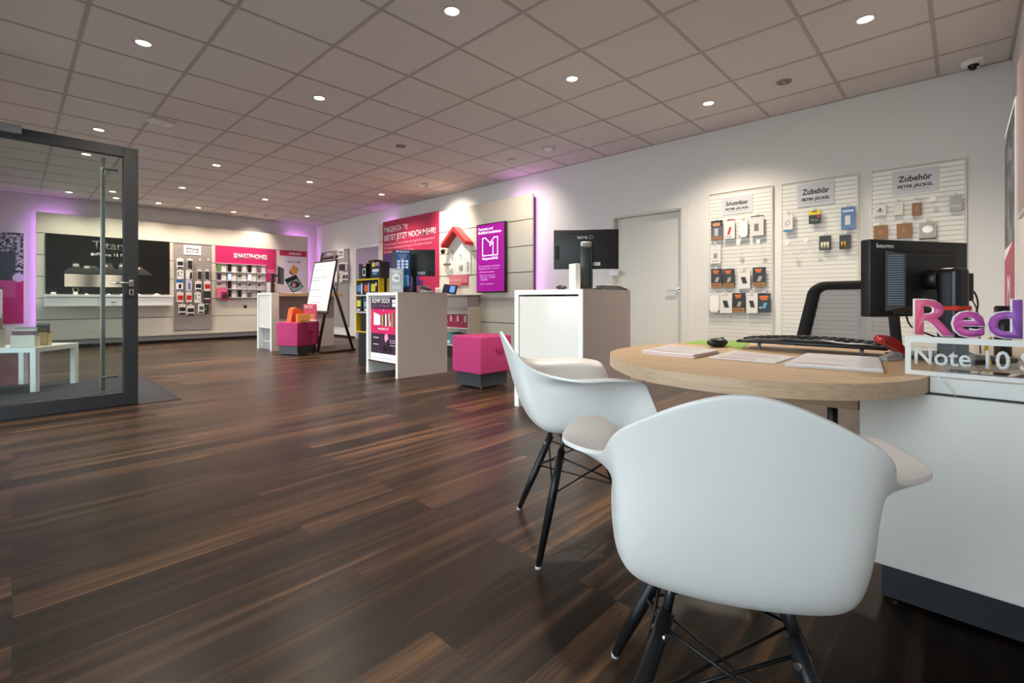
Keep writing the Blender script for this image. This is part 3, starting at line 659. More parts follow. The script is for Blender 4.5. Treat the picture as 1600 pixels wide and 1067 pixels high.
text('MAGENTA TV', .036, WTXT, pt, (.29, Ty - .0008, .355), .24, .03); text('T', .03, WTXT, pt, (.295, Ty - .0008, .58), None, .02)
f = MB(); quadm(f, .05, .205, .13, .27, mat('#241b2b', .4), -.004); f.build('dark_label', pt)
text('FIRE TV STICK', .026, WTXT, pt, (.128, Ty - .001, .245), .12, .02); text('MAGENTA', .022, WTXT, pt, (.128, Ty - .001, .162), .12, .02)
f = MB(); f.ball((.36, Ty - .0002, .25), .042, mat('#f29cbd', .4), 14, (1, .02, 1.25)); f.build('price_bubble', pt)
f = MB(); f.prism([(.36, .215), (.40, .23), (.49, .10), (.45, .075)], Ty - .0018, Ty - .0008, BLACK); f.build('remote_picture', pt)
f = MB(); f.prism([(.27, .11), (.36, .075), (.40, .115), (.33, .16)], Ty - .0018, Ty - .0008, mat('#1a1a1c', .3)); f.build('stick_picture', pt)
for z in (.225, .20, .165): text('Jetzt entdecken', .018, mat('#e9c6dc', .5), pt, (.50, Ty - .001, z), .12, .01)

# far desk unit with oak top
cc = thing('sales_counter', 'far white and taupe counter with oak worktop, behind the orange boxes', 'counter', (3.165, 9.73, 0), RW)
f = MB(); f.rbox(0, .06, 0, .13, 0, 1.01, WHITE, .0015, 1); f.build('side_panel', cc)
f = MB(); f.rbox(.66, .716, 0, .13, 0, 1.01, WHITE, .0015, 1); f.box(.716, .72, .003, .13, 0, 1.05, TAUPE); f.build('side_panel', cc)
f = MB(); f.rbox(0, .716, 0, .13, 1.01, 1.05, WHITE, .0015, 1); f.build('counter_top', cc)
f = MB(); f.box(.06, .66, .02, .04, .40, 1.01, WHITEG); f.build('front_panel', cc)
f = MB(); f.box(.06, .66, .09, .11, 0, .40, mat('#8b8d8f', .5)); f.build('lower_panel', cc)
f = MB(); f.box(.10, .66, .082, .089, .145, .155, WHITE); f.build('foot_rail', cc)
f = MB(); f.rbox(.05, .70, .13, 1.35, .985, 1.045, wood('oak_far', '#a98a68', '#8d6f52', 1), .002, 1); f.build('worktop', cc)
f = MB(); f.box(.40, .42, .13, 1.30, 0, .985, TAUPE); f.build('back_panel', cc)

# pink cube stools
def stool(label, loc, rz, s, h0, h1, b):
    t = thing('cube_stool', label, 'stool', loc, rz, 'magenta cube stools')
    f = MB(); f.rbox(0, s, 0, s, h0, h1, PINKF, .014, 3); f.build('cushion', t)
    f = MB(); i = (s - b) / 2; f.rbox(i, s - i, i, s - i, .018, h0 - .001, mat('#33363a', .4), .002, 1); f.build('base', t)
    f = MB(); f.tube(smooth_curve([(s * .50, -.003, (h0 + h1) / 2 + .065), (s * .52, -.020, (h0 + h1) / 2 + .055), (s * .66, -.022, (h0 + h1) / 2 + .055), (s * .70, -.003, (h0 + h1) / 2 + .065)], 4), .007, mat('#a31d55', .8), 8); f.build('handle_loop', t)
    f = MB(); f.box(s * .49, s * .71, -.003, .002, (h0 + h1) / 2 + .06, (h0 + h1) / 2 + .066, mat('#8f174a', .8)); f.build('seam', t)
    for x, y in ((i + .03, i + .03), (s - i - .03, i + .03), (i + .03, s - i - .03), (s - i - .03, s - i - .03)):
        f = MB(); f.cyl((x, y, 0), (x, y, .019), .012, STEEL, n=12); f.build('foot', t)
    return t
st2 = stool('magenta cube stool on dark base standing free between the two near counters', (3.265, 3.59, 0), 0, .455, .157, .543, .385)
st1 = stool('magenta cube stool by the easel with orange boxes on top', (3.185, 7.935, 0), math.radians(21), .47, .155, .548, .40)
def on(base, x, y, z): return local_thing(base, x, y, z)
OR1 = mat('#f08a3c', .55); OR2 = mat('#e2571f', .55)
t = thing('orange_box', 'ribbed light orange box standing at the front of the stool', 'box', on(st1, .03, .03, .549), math.radians(-10))
f = MB(); f.box(0, .19, 0, .10, 0, .135, OR1); f.build('body', t)
for k in range(4):
    f = MB(); f.box(.008 + k * .045, .044 + k * .045, -.004, 0, .012, .128, mat('#f6a75d', .5)); f.build('rib', t)
f = MB(); f.box(.05, .14, -.0055, -.004, .02, .028, BLACK); f.build('label_line', t)
t = thing('orange_box', 'darker orange open box leaning behind the light orange one', 'box', on(st1, .06, .21, .549), math.radians(12))
f = MB(); f.prism([(0, 0), (.20, 0), (.22, .20), (.10, .245), (.04, .22)], 0, .12, OR2); f.build('body', t)
f = MB(); f.box(.02, .19, -.003, 0, .01, .12, mat('#b8421a', .6)); f.build('flap', t)
t = thing('leaflet_stand', 'pink and orange leaflet in a clear stand on top of the cube stool', 'leaflet', on(st1, .26, .14, .549), math.radians(-25))
f = MB(); f.box(0, .21, -.003, 0, .012, .30, mat('#e2607c', .4)); f.box(0, .21, -.06, .02, 0, .004, CLEAR); f.build('leaflet', t)
f = MB(); quadm(f, .02, .17, .035, .13, mat('#f2b08a', .4), -.003); f.build('picture', t); f = MB(); quadm(f, .01, .2, .012, .035, WTXT, -.003); f.build('footer', t)
text('MAGIC', .075, WTXT, t, (.085, -.0035, .245), .13, .03)

# ------------------------------------------------------------------ easel whiteboard
ab = math.radians(43); t = thing('easel_whiteboard', 'whiteboard with faint handwriting on a dark brown wooden easel', 'easel', (3.58, 7.98, 0), -TH - ab + math.radians(56))
t.rotation_euler.z = -TH + (-ab)
# local frame: x right along the board, y away. lean: top moves away
EW = mat('#2b1a17', .45); Wb, z0b, z1b, lean = .84, .73, 1.60, .30
def bp(x, z, off=0): return Vector((x, (z / 1.6) * lean + off, z))
xo = -.775
f = MB()
for x in (xo + .15, xo + .68): f.tube([bp(x, .01), bp(x, 1.78)], .026, EW, 6)
f.build('front_posts', t)
f = MB(); f.tube([bp(xo + .12, 1.68, .01), bp(xo + .72, 1.68, .01)], .028, EW, 6); f.build('top_rail', t)
f = MB(); f.tube([bp(xo + .13, .36), bp(xo + .70, .36)], .016, EW, 6); f.build('lower_rail', t)
f = MB(); f.tube([bp(xo - .01, z0b - .03, -.03), bp(xo + .85, z0b - .03, -.03)], .02, EW, 6); f.build('board_ledge', t)
f = MB(); f.tube([(xo + .72, .30 * .8, 1.25), (xo + .74, .62, .02)], .026, EW, 6); f.build('rear_strut', t)
f = MB(); f.tube([(xo + .74, .02, .024), (xo + .74, .66, .024)], .024, EW, 6); f.build('foot_bar', t)
f = MB()
def slab(f, x0, x1, za, zb, o0, o1, m): f.add([bp(x, z, o) for x in (x0, x1) for o in (o0, o1) for z in (za, zb)], [(0, 1, 3, 2), (4, 6, 7, 5), (0, 4, 5, 1), (2, 3, 7, 6), (0, 2, 6, 4), (1, 5, 7, 3)], m)
slab(f, xo, xo + Wb, z0b, z1b, -.045, -.025, mat('#ecebe8', .3)); f.build('board', t)
f = MB()
for a in ((xo - .014, xo + .004, z0b, z1b), (xo + Wb - .004, xo + Wb + .014, z0b, z1b), (xo - .014, xo + Wb + .014, z1b - .004, z1b + .018)): slab(f, *a, -.05, -.022, EW)
f.build('board_frame', t)
random.seed(4)
ink = [('#7fa08a', 1.53, .16, .46), ('#8a8f98', 1.46, .04, .40), ('#8a8f98', 1.32, .06, .57), ('#9aa0a8', 1.27, .05, .33), ('#98a4b4', 1.10, .03, .55), ('#a9adb4', .98, .05, .5), ('#b8929a', .88, .06, .5), ('#b0a6a6', .80, .2, .48)]
for hx, z, a, b in ink:
    f = MB(); x = a
    while x < b:
        L_ = random.uniform(.03, .09); pts = []; nn = int(L_ / .006)
        for k in range(nn): pts.append(bp(xo + x + k * .006, z + random.uniform(-.012, .012), -.0465))
        if len(pts) > 2: f.tube(pts, .0028, mat(hx, .6, noise=0), 4)
        x += L_ + .02
    tag(f.build('handwriting', t), kind='stuff')

# ------------------------------------------------------------------ entrance: glass door leaf, mat, low table
t = thing('glass_door', 'grey framed glass entrance door standing open with long steel pull bar', 'door', (-.30, 5.35, 0), 0)
FR = mat('#2f3235', .42, metal=.2); X1d, Zt = .762 + .30, 2.255
f = MB(); f.rbox(0, .10, -.035, .035, .012, Zt, FR, .002, 1); f.build('hinge_stile', t)
f = MB(); f.rbox(X1d - .10, X1d, -.035, .035, .012, Zt, FR, .002, 1); f.build('lock_stile', t)
f = MB(); f.rbox(.10, X1d - .10, -.035, .035, .012, .125, FR, .002, 1); f.build('bottom_rail', t)
f = MB(); f.rbox(.10, X1d - .10, -.035, .035, Zt - .085, Zt, FR, .002, 1); f.build('top_rail', t)
f = MB(); f.box(.10, X1d - .10, -.006, .006, .125, Zt - .085, GLASS); f.build('glass_pane', t)
f = MB(); f.rbox(-.02, .352, -.085, -.036, Zt - .055, Zt + .008, mat('#8b8f90', .35, metal=.6), .004, 1); f.build('door_closer', t)
f = MB(); f.tube([(.838, .10, .135), (.838, .10, 2.16)], .017, mat('#f1efe6', .3, noise=0, coat=.8), 18); f.build('pull_bar', t)
f = MB(); f.cyl((.838, .03, 2.05), (.838, .10, 2.05), .009, STEEL); f.cyl((.838, .03, .26), (.838, .10, .26), .009, STEEL); f.tube([(.838, .03, .26), (.93, .02, .26)], .008, STEEL); f.tube([(.838, .03, 2.05), (.93, .02, 2.05)], .008, STEEL); f.build('bar_bracket', t)
f = MB(); f.rbox(.998, 1.032, -.045, -.035, 1.04, 1.10, STEEL, .008, 3); f.cyl((1.014, -.04, 1.072), (1.014, -.085, 1.072), .009, STEEL); f.tube([(1.014, -.082, 1.072), (.95, -.085, 1.071), (.872, -.083, 1.069)], .009, STEEL, 12); f.build('lever_handle', t)
f = MB(); f.rbox(.998, 1.032, -.043, -.035, .962, 1.022, STEEL, .008, 3); f.box(1.010, 1.020, -.05, -.043, .98, 1.005, BLACK); f.build('lock_plate', t)
t = thing('entrance_mat', 'charcoal ribbed entrance mat under the open glass door', 'mat', (-.34, 5.32, 0), 0)
f = MB(); f.rbox(0, 1.40, .0, 2.13, .0005, .007, mat('#343338', .95, noise=.35, scale=300, bump=1), .003, 1); f.build('carpet', t)
f = MB()
for a in ((-.006, 1.418, -.016, .0), (-.006, 1.418, 2.13, 2.146), (1.40, 1.418, 0, 2.13)): f.box(a[0], a[1], a[2], a[3], .0005, .005, BLACKM)
f.build('rubber_edge', t)
# low white side table seen through the glass
ct = Vector((.16, 6.74, 0)); t = thing('side_table', 'low white square side table seen through the glass door', 'table', (ct.x, ct.y, 0), math.radians(51))
WT = mat('#e4e4e0', .35)
f = MB(); f.rbox(-.0, .55, .0, .55, .40, .45, WT, .002, 1); f.build('table_top', t)
for x, y in ((0, 0), (.50, 0), (0, .50), (.50, .50)):
    f = MB(); f.rbox(x, x + .05, y, y + .05, .007, .40, WT, .001, 1); f.build('leg', t)
def tt(x, y): return local_thing(t, x, y, .451)
tb = t
def holder(label, x, y, w, h, rz, m1, m2, name='brochure_holder'):
    q = local_thing(tb, x, y, .4515); o = thing(name, label, 'brochure holder', q, rz)
    f = MB(); f.box(0, w, 0, .006, 0, h * .6, m1); f.box(0, w, .07, .076, 0, h * .6, m1); f.box(0, .003, 0, .07, 0, h * .55, m1); f.box(w - .003, w, 0, .07, 0, h * .55, m1); f.box(0, w, 0, .07, 0, .003, m1); f.build('box', o)
    for k in range(3):
        f = MB(); f.box(.008, w - .008, .012 + k * .018, .022 + k * .018, .004, h * (.8 + .1 * k), m2[k % len(m2)]); f.build('leaflet', o)
    return o
holder('cream carton of leaflets in front on the low white table', .02, .24, .20, .20, -.55, mat('#dcd3c2', .6), [mat('#6d3548', .5), mat('#cfc5b6', .6), mat('#8a8f86', .6)])
holder('brown carton of leaflets at the right edge of the low table', .20, .18, .12, .23, -.5, mat('#c2a97a', .6), [mat('#5a4a38', .6), mat('#2f2c30', .5), mat('#6e665a', .6)])
holder('tall leaflet rack behind the cartons on the low table', .0, .50, .18, .33, -.75, mat('#b9b6aa', .6), [mat('#4d5247', .5), mat('#b98d6b', .5), mat('#a7a79c', .6)])

# ------------------------------------------------------------------ slatted boards, hooks and packs
GAP_SHADE = mat('#c6c1b7', .8); GAPG_SHADE = mat('#7e7773', .8)  # backing coloured darker for the shadow inside the slat gaps
def slatboard(name, label, x0, x1, z0, z1, base, rot, m, pitch=.042, signs=(), group=None, edge=None):
    """base: world point of the left end; x runs right as seen"""
    t = thing(name, label, 'display board', base, rot, group)
    W = x1 - x0; f = MB(); f.box(0, W, -.006, .018, z0, z1, GAPG_SHADE if m is SLG else GAP_SHADE)
    n = int((z1 - z0) / pitch)
    for k in range(n):
        z = z0 + .006 + k * pitch; f.prism([(z, -.006), (z + pitch - .009, -.006), (z + pitch - .009, -.0125), (z, -.0085)], 0.004, W - .004, m, 'x') if False else f.add(
            [(x, y, zz) for x in (.004, W - .004) for y, zz in ((-.006, z), (-.0085, z), (-.0125, z + pitch - .009), (-.006, z + pitch - .009))],
            [(0, 1, 2, 3), (7, 6, 5, 4), (0, 4, 5, 1), (1, 5, 6, 2), (2, 6, 7, 3), (3, 7, 4, 0)], m)
    f.build('slat_panel', t)
    f = MB(); f.box(-.006, 0, -.014, .018, z0 - .004, z1 + .004, edge or m); f.box(W, W + .006, -.014, .018, z0 - .004, z1 + .004, edge or m); f.box(0, W, -.014, .018, z1, z1 + .006, edge or m); f.build('edge_profile', t)
    return t
def sign(base, x0, x1, z0, z1, l1, l2, label, m='#c9c8c9', y=-.0165, sx=1):
    p = local_thing(base, x0, y, z0); t = thing('board_sign', label, 'sign', p, base.rotation_euler.z)
    W, H = x1 - x0, z1 - z0; f = MB(); f.box(0, W, 0, .0035, 0, H, mat(m, .35, noise=.02)); f.build('card', t)
    ink = mat('#26272b', .5)
    text(l1, H * .34, ink, t, (W * .5, -.0002, H * .62), W * .72, .03); text(l2, H * .17, ink, t, (W * .5, -.0002, H * .30), W * .76, .04)
    f = MB(); quadm(f, W * .2, W * .8, H * .155, H * .17, mat('#6a6b70', .5)); f.build('subline', t)
    return t
SLW = mat('#ebe8de', .4, noise=.015); SLG = mat('#aaa19c', .5)
FB = XR - .03
def rboard(u0, v0, u1, v1, zb, label, l1, sgn, slabel):
    a, b = onx(u0, v0, FB), onx(u1, v1, FB); zt = (a.z + b.z) / 2
    t = slatboard('slatwall_board', label, 0, a.y - b.y, zb, zt, (XR - .0185, a.y, 0), RW, SLW)
    s0, s1 = onx(sgn[0], sgn[1], FB), onx(sgn[2], sgn[3], FB)
    sign(t, a.y - s0.y, a.y - s1.y, s1.z, s0.z, l1, 'PETER JÄCKEL', slabel)
    return t, a.y
b1, y1 = rboard(1107.5, 304, 1206, 290, .30, 'white slatwall board with screen protector packs, nearest the white door', 'Schutzgläser', (1128, 310, 1176, 331), 'grey sign reading Schutzgläser at the top of the left slatwall board')
b2, y2 = rboard(1221.6, 288, 1340, 270.5, .30, 'middle white slatwall board of the right wall, mostly empty', 'Zubehör', (1246, 289, 1304, 318), 'grey sign reading Zubehör on the middle slatwall board')
b3, y3 = rboard(1362, 266.5, 1508.5, 246.5, .30, 'white slatwall board nearest the room corner, behind the desk monitor', 'Zubehör', (1394, 269, 1467, 297), 'grey sign reading Zubehör on the slatwall board nearest the corner')
# bottom product layers
def hook(parent_base, px_, pz, label, tag_col=WHITE, group='display hooks'):
    p = local_thing(parent_base, px_, -.0125, pz); t = thing('display_hook', label, 'hook', p, parent_base.rotation_euler.z, group)
    f = MB(); f.tube([(-.014, 0, .01), (-.012, -.10, .012)], .0016, STEEL, 6); f.tube([(.0, 0, -.004), (.0, -.085, -.006), (0, -.09, .004)], .0018, STEEL, 6); f.tube([(-.014, 0, .01), (0, 0, -.004)], .0018, STEEL, 6); f.build('wire', t)
    f = MB(); f.box(-.020, .016, -.104, -.1015, -.012, .026, tag_col); f.build('price_tag', t)
    return t
def art(f, style, W, H, y):
    """pictures printed on / seen through the pack front (z down from 0)"""
    Q = lambda x0, x1, z0, z1, m, dy=0: f.box(W * (x0 - .5), W * (x1 - .5), y - .0008 - dy, y - dy, -H * z1, -H * z0, m)
    D = mat('#2b2a2e', .4); P = mat('#e0dcd6', .5)
    if style == 'copper':
        Q(0, 1, 0, .78, D); Q(0, 1, .78, 1, mat('#a4723f', .5)); Q(.18, .72, .08, .17, ORANGE, .001); Q(.26, .66, .19, .26, ORANGE, .001)
        f.prism([(-W * .16, -H * .72), (W * .12, -H * .72), (W * .27, -H * .46), (-W * .02, -H * .46)], y - .003, y - .001, mat('#a99b8b', .3))
        for k in range(5): Q(.12 + .16 * k, .19 + .16 * k, .86, .93, D, .001)
    elif style == 'copperblue':
        Q(0, 1, 0, 1, mat('#263039', .4)); Q(.14, .86, .14, .25, ORANGE, .001); Q(.22, .78, .27, .36, ORANGE, .001)
        f.prism([(-W * .16, -H * .80), (W * .12, -H * .80), (W * .27, -H * .50), (-W * .02, -H * .50)], y - .003, y - .001, mat('#5f9fc4', .3)); Q(.1, .3, .72, .8, mat('#c9cdd0', .4), .001)
    elif style == 'whitephone':
        Q(0, 1, 0, 1, P); f.prism([(-W * .10, -H * .72), (W * .28, -H * .72), (W * .12, -H * .38), (-W * .26, -H * .38)], y - .003, y - .001, D); Q(.15, .7, .10, .13, mat('#a8a5a3', .5), .001); Q(.66, .82, .62, .72, WHITE, .002)
    elif style == 'redwhite':
        Q(0, 1, 0, 1, P); Q(.25, 1, 0, .06, mat('#a82328', .4), .001); f.prism([(-W * .2, -H * .78), (W * .02, -H * .78), (W * .22, -H * .4), (W * .0, -H * .4)], y - .003, y - .001, mat('#c5342c', .4)); Q(.1, .7, .88, .91, D, .001)
    elif style == 'window':
        Q(0, 1, 0, .16, P); Q(0, .12, .16, 1, P); Q(.88, 1, .16, 1, P); Q(0, 1, .9, 1, P); Q(.12, .88, .16, .9, mat('#f3f1ee', .1))
    elif style == 'darkgrey':
        Q(0, 1, 0, .35, D); Q(.15, .8, .12, .3, mat('#c98f62', .5), .001); Q(0, 1, .35, .82, mat('#5d5e62', .4)); Q(.3, .62, .42, .8, mat('#b5bbc0', .4), .001); Q(0, 1, .82, 1, mat('#99683e', .5))
    elif style == 'silver':
        Q(0, 1, 0, 1, mat('#cfcdc8', .25)); Q(0, 1, 0, .05, D, .001); Q(.28, .62, .40, .76, mat('#7a6d66', .4), .001)
    elif style == 'whitetech':
        Q(0, 1, 0, 1, P); Q(.32, .68, .46, .74, mat('#8c8b9a', .4), .001); Q(.1, .9, .27, .29, mat('#b9b6b3', .5), .001)
        for k in range(3): Q(.22 + .22 * k, .30 + .22 * k, .84, .90, D, .001)
    elif style == 'cablebox':
        Q(0, 1, 0, .88, P); Q(0, 1, .88, 1, mat('#3c86a8', .4)); f.tube([(W * (-.2), y - .002, -H * .72), (-W * .3, y - .002, -H * .5), (W * .1, y - .002, -H * .35), (W * .2, y - .002, -H * .5), (-W * .1, y - .002, -H * .66)], .0018, D, 6)
    elif style == 'yellowblack':
        Q(0, 1, 0, .34, mat('#e3c820', .4)); Q(0, 1, .34, 1, D); Q(.72, .92, .4, .58, mat('#c6382c', .4), .001); Q(.18, .42, .62, .82, mat('#706a58', .4), .001); Q(.5, .8, .68, .82, mat('#706a58', .4), .001); Q(.25, .7, .05, .12, D, .001)
    elif style == 'blue':
        Q(0, 1, 0, 1, mat('#51719f', .3)); Q(.1, .9, .13, .22, mat('#c7d4e4', .4), .001); Q(.28, .66, .38, .80, mat('#cfd0cf', .4), .001)
    elif style == 'battery' or style == 'goldbattery':
        c = mat('#d5d2b8', .3) if style == 'battery' else mat('#c79c3c', .25, metal=.5)
        Q(0, 1, 0, 1, D)
        for k in range(3 if style == 'battery' else 2): f.cyl((W * (-.25 + .25 * k), y - .004, -H * .9), (W * (-.25 + .25 * k), y - .004, -H * .45), W * .10, c, n=10)
    elif style == 'earphones':
        Q(0, 1, 0, 1, mat('#d8d1c6', .4)); f.ball((0, y - .003, -H * .42), W * .10, D, 8); f.tube([(0, y - .003, -H * .45), (-W * .02, y - .003, -H * .72)], .003, D, 6); f.tube([(-W * .26, y - .002, -H * .62), (-W * .12, y - .002, -H * .5)], .004, D, 6); f.tube([(W * .2, y - .002, -H * .55), (W * .2, y - .002, -H * .68)], .003, D, 6)
    elif style == 'brown':
        Q(0, 1, 0, 1, mat('#8d6442', .6)); Q(.42, .46, .34, .62, mat('#c2a078', .5), .001); Q(.54, .58, .34, .62, mat('#c2a078', .5), .001)
    elif style == 'brownlong':
        Q(0, 1, 0, .14, P); Q(0, 1, .14, 1, mat('#8d6442', .6)); Q(.3, .7, .4, .7, mat('#94776a', .5), .001)
    elif style == 'cream': Q(0, 1, 0, 1, mat('#d9d0c4', .5)); Q(.2, .7, .2, .22, mat('#9b928a', .5), .001)
    elif style == 'grey': Q(0, 1, 0, 1, mat('#a9a5a2', .4)); Q(0, 1, .62, .70, mat('#d0cccb', .3), .001); Q(.4, .5, .08, .1, D, .001)
    elif style == 'greyblob': Q(0, 1, 0, 1, mat('#a8a399', .4)); f.ball((0, y - .0005, -H * .42), W * .33, mat('#f5f5f3', .15), 14, (1, .05, .85)); Q(0, 1, .92, 1, D, .001); Q(.8, .88, .14, .18, D, .001)  # the white blob is a reflection painted onto the front
    elif style == 'case_black': Q(0, 1, 0, .18, P); Q(.05, .95, .18, 1, D)
    elif style == 'case_navy': Q(0, 1, 0, 1, P); Q(.1, .95, .30, .70, mat('#1f2233', .4), .001); Q(.1, .95, .84, 1, D, .001)
    elif style == 'case_red': Q(0, 1, 0, 1, mat('#e3cdc8', .5)); Q(.12, .95, .32, .78, mat('#b8261f', .4), .001)
    elif style == 'case_white': Q(0, 1, 0, 1, P); Q(.12, .28, .2, .7, D, .001); Q(.55, .85, .2, .3, D, .001); Q(.5, .8, .5, .8, mat('#b7b3b1', .4), .001)
    elif style == 'case_half': Q(0, 1, 0, 1, P); f.prism([(W * .02, -H * .95), (W * .48, -H * .95), (W * .42, -H * .25), (W * .2, -H * .2)], y - .003, y - .001, D)
    elif style == 'case_blue': Q(0, 1, 0, .28, mat('#2c5fa8', .4)); Q(0, 1, .28, .85, P); Q(.35, .75, .4, .78, D, .001); Q(0, 1, .85, 1, mat('#55749e', .4))
    elif style == 'case_lightblue': Q(0, 1, 0, 1, mat('#b9bfcc', .4)); Q(.4, .75, .3, .85, mat('#5b6788', .4), .001)
    elif style == 'case_green': Q(0, 1, 0, 1, P); Q(.2, .9, .25, .62, mat('#4c5138', .4), .001); Q(.1, .9, .78, .95, D, .001)
    elif style == 'case_darkred': Q(0, 1, 0, 1, D); Q(.1, .9, .62, .70, WHITE, .001); Q(.2, 1, .72, .95, mat('#5d2230', .4), .001)
    elif style == 'case_dgreen': Q(0, 1, 0, 1, mat('#2f3a2c', .4)); Q(.0, .3, .45, .6, mat('#b5b9ae', .4), .001)
BODY = {'copper': '#2b2a2e', 'copperblue': '#263039', 'brown': '#7a5536', 'brownlong': '#7a5536', 'yellowblack': '#2b2a2e', 'blue': '#46648f', 'battery': '#3a3c36', 'goldbattery': '#6b5420', 'grey': '#98948f', 'case_dgreen': '#2f3a2c', 'case_darkred': '#2b2a2e', 'silver': '#b4b2ae'}
def pack(base, x, ztop, W, H, style, label, group, cat='product pack', name='product_pack', off=.055, th=.016, hk=True):
    p = local_thing(base, x, -off, ztop); t = thing(name, label, cat, p, base.rotation_euler.z, group)
    m = mat(BODY.get(style, '#d9d5cf'), .5)
    f = MB(); f.rbox(-W / 2, W / 2, 0, th, -H, 0, m, .0015, 1); f.build('pack_body', t)
    f = MB(); art(f, style, W, H, 0); f.build('printed_front', t)
    if hk:
        f = MB(); f.box(-W * .16, W * .16, .002, .0035, 0, .012, mat('#dcdad6', .4)); f.build('hang_tab', t)
        f = MB(); f.tube([(-.008, off - .013, .022), (-.006, -.012, .026), (.006, -.012, .026), (.008, off - .013, .022)], .0013, STEEL, 6); f.tube([(0, off - .013, .004), (0, -.02, .006), (0, -.026, .014)], .0016, STEEL, 6); f.build('hook_wire', t)
        f = MB(); f.box(-.011, .011, -.0135, -.0125, .010, .026, mat('#d9d6d0', .3)); f.build('price_tag', t)
    return t
def rpack(base, ybase, u0, v0, u1, v1, style, label, group, **k):
    X = XR - .0185 - .055; a, b = onx(u0, v0, X), onx(u1, v1, X); am = onx((u0 + u1) / 2, v0, X)
    return pack(base, ybase - (a.y + b.y) / 2, onx(u0, v0, X).z, a.y - b.y, onx(u0, v0, X).z - onx(u0, v1, X).z, style, label, group, **k)
G1 = 'screen protector packs on the left slatwall board'
L1 = [(1111, 345.6, 1129, 374.8, 'darkgrey', 'black, grey and brown pack, first in the top row of the Schutzgläser board'),
 (1131.5, 344, 1148, 373.5, 'redwhite', 'white pack with a red picture, top row of the Schutzgläser board'),
 (1155, 344, 1168, 371, 'window', 'narrow white pack with clear window, top row of the Schutzgläser board'),
 (1173, 338, 1193, 369, 'silver', 'silver rounded pack, rightmost in the top row of the Schutzgläser board'),
 (1110, 383, 1126, 412, 'whitetech', 'lone white pack in the second row of the Schutzgläser board'),
 (1111, 420.5, 1128, 449, 'copper', 'black and copper pack, first in the third row of the Schutzgläser board'),
 (1129.7, 420.5, 1147, 449, 'copper', 'black and copper pack, second in the third row of the Schutzgläser board'),
 (1153, 422, 1172, 451, 'whitephone', 'white pack with dark phone picture, third row of the Schutzgläser board'),
 (1176, 418, 1196, 448, 'copper', 'black and copper pack at the right end of the third row, Schutzgläser board'),
 (1108, 457.6, 1123.8, 488, 'window', 'plain white pack, first in the bottom row of the Schutzgläser board'),
 (1124.6, 457.6, 1143.7, 489, 'whitephone', 'white phone pack, second in the bottom row of the Schutzgläser board'),
 (1145, 458, 1163.4, 487, 'copper', 'black and copper pack in the middle of the bottom row, Schutzgläser board'),
 (1166, 457.6, 1183.7, 489, 'whitephone', 'white phone pack, fourth in the bottom row of the Schutzgläser board'),
 (1184.5, 458, 1203.4, 487.7, 'copperblue', 'dark blue and orange pack at the bottom right of the Schutzgläser board')]
for r in L1: rpack(b1, y1, *r, G1)
G2 = 'packs on the middle slatwall board'
for r in [(1224, 334.6, 1238.5, 362.5, 'cablebox', 'white cable pack with blue foot at the left edge of the middle slatwall board'),
 (1263.8, 329.6, 1282, 350, 'yellowblack', 'small yellow and black pack under the middle Zubehör sign'),
 (1314.4, 324.5, 1336, 359, 'blue', 'blue pack with white device, top right of the middle slatwall board'),
 (1280, 369, 1298.4, 391, 'battery', 'dark battery pack with pale cells, second row of the middle slatwall board'),
 (1311.4, 367.5, 1329.6, 389.5, 'goldbattery', 'dark battery pack with golden cells, second row of the middle slatwall board')]: rpack(b2, y2, *r, G2)
G3 = 'packs on the slatwall board by the corner'
for r in [(1366.4, 321, 1384.5, 337.7, 'earphones', 'cream pack with black earphones, top left of the slatwall board by the corner'),
 (1397, 316.5, 1411, 336.5, 'cream', 'small plain cream pack beside the earphones pack'),
 (1425, 314, 1439, 337.4, 'brownlong', 'narrow brown pack with white top, under the corner Zubehör sign'),
 (1484, 307, 1503, 330.6, 'grey', 'grey pack with pale stripe at the right edge of the corner board'),
 (1365, 353, 1387, 374, 'brown', 'brown cardboard pack at the left end just above the desk monitor'),
 (1401, 350, 1424.6, 372, 'brown', 'brown cardboard pack, second from left just above the desk monitor'),
 (1436, 348, 1463, 374.6, 'greyblob', 'grey pack with a large white reflection above the desk monitor')]: rpack(b3, y3, *r, G3)
for base, yb, u, v, lb in ((b1, y1, 1155, 379, 'empty hook with white price tag, left one on the Schutzgläser board'), (b1, y1, 1186, 378, 'empty hook with white price tag, right one on the Schutzgläser board'),
   (b2, y2, 1231, 380, 'empty hook with price tag at the left edge of the middle board'), (b2, y2, 1260, 376, 'empty hook with price tag beside the battery packs'), (b3, y3, 1458, 313, 'empty hook with bright price tag on the corner board')):
    p = onx(u, v, XR - .11); hook(base, yb - p.y, p.z, lb)

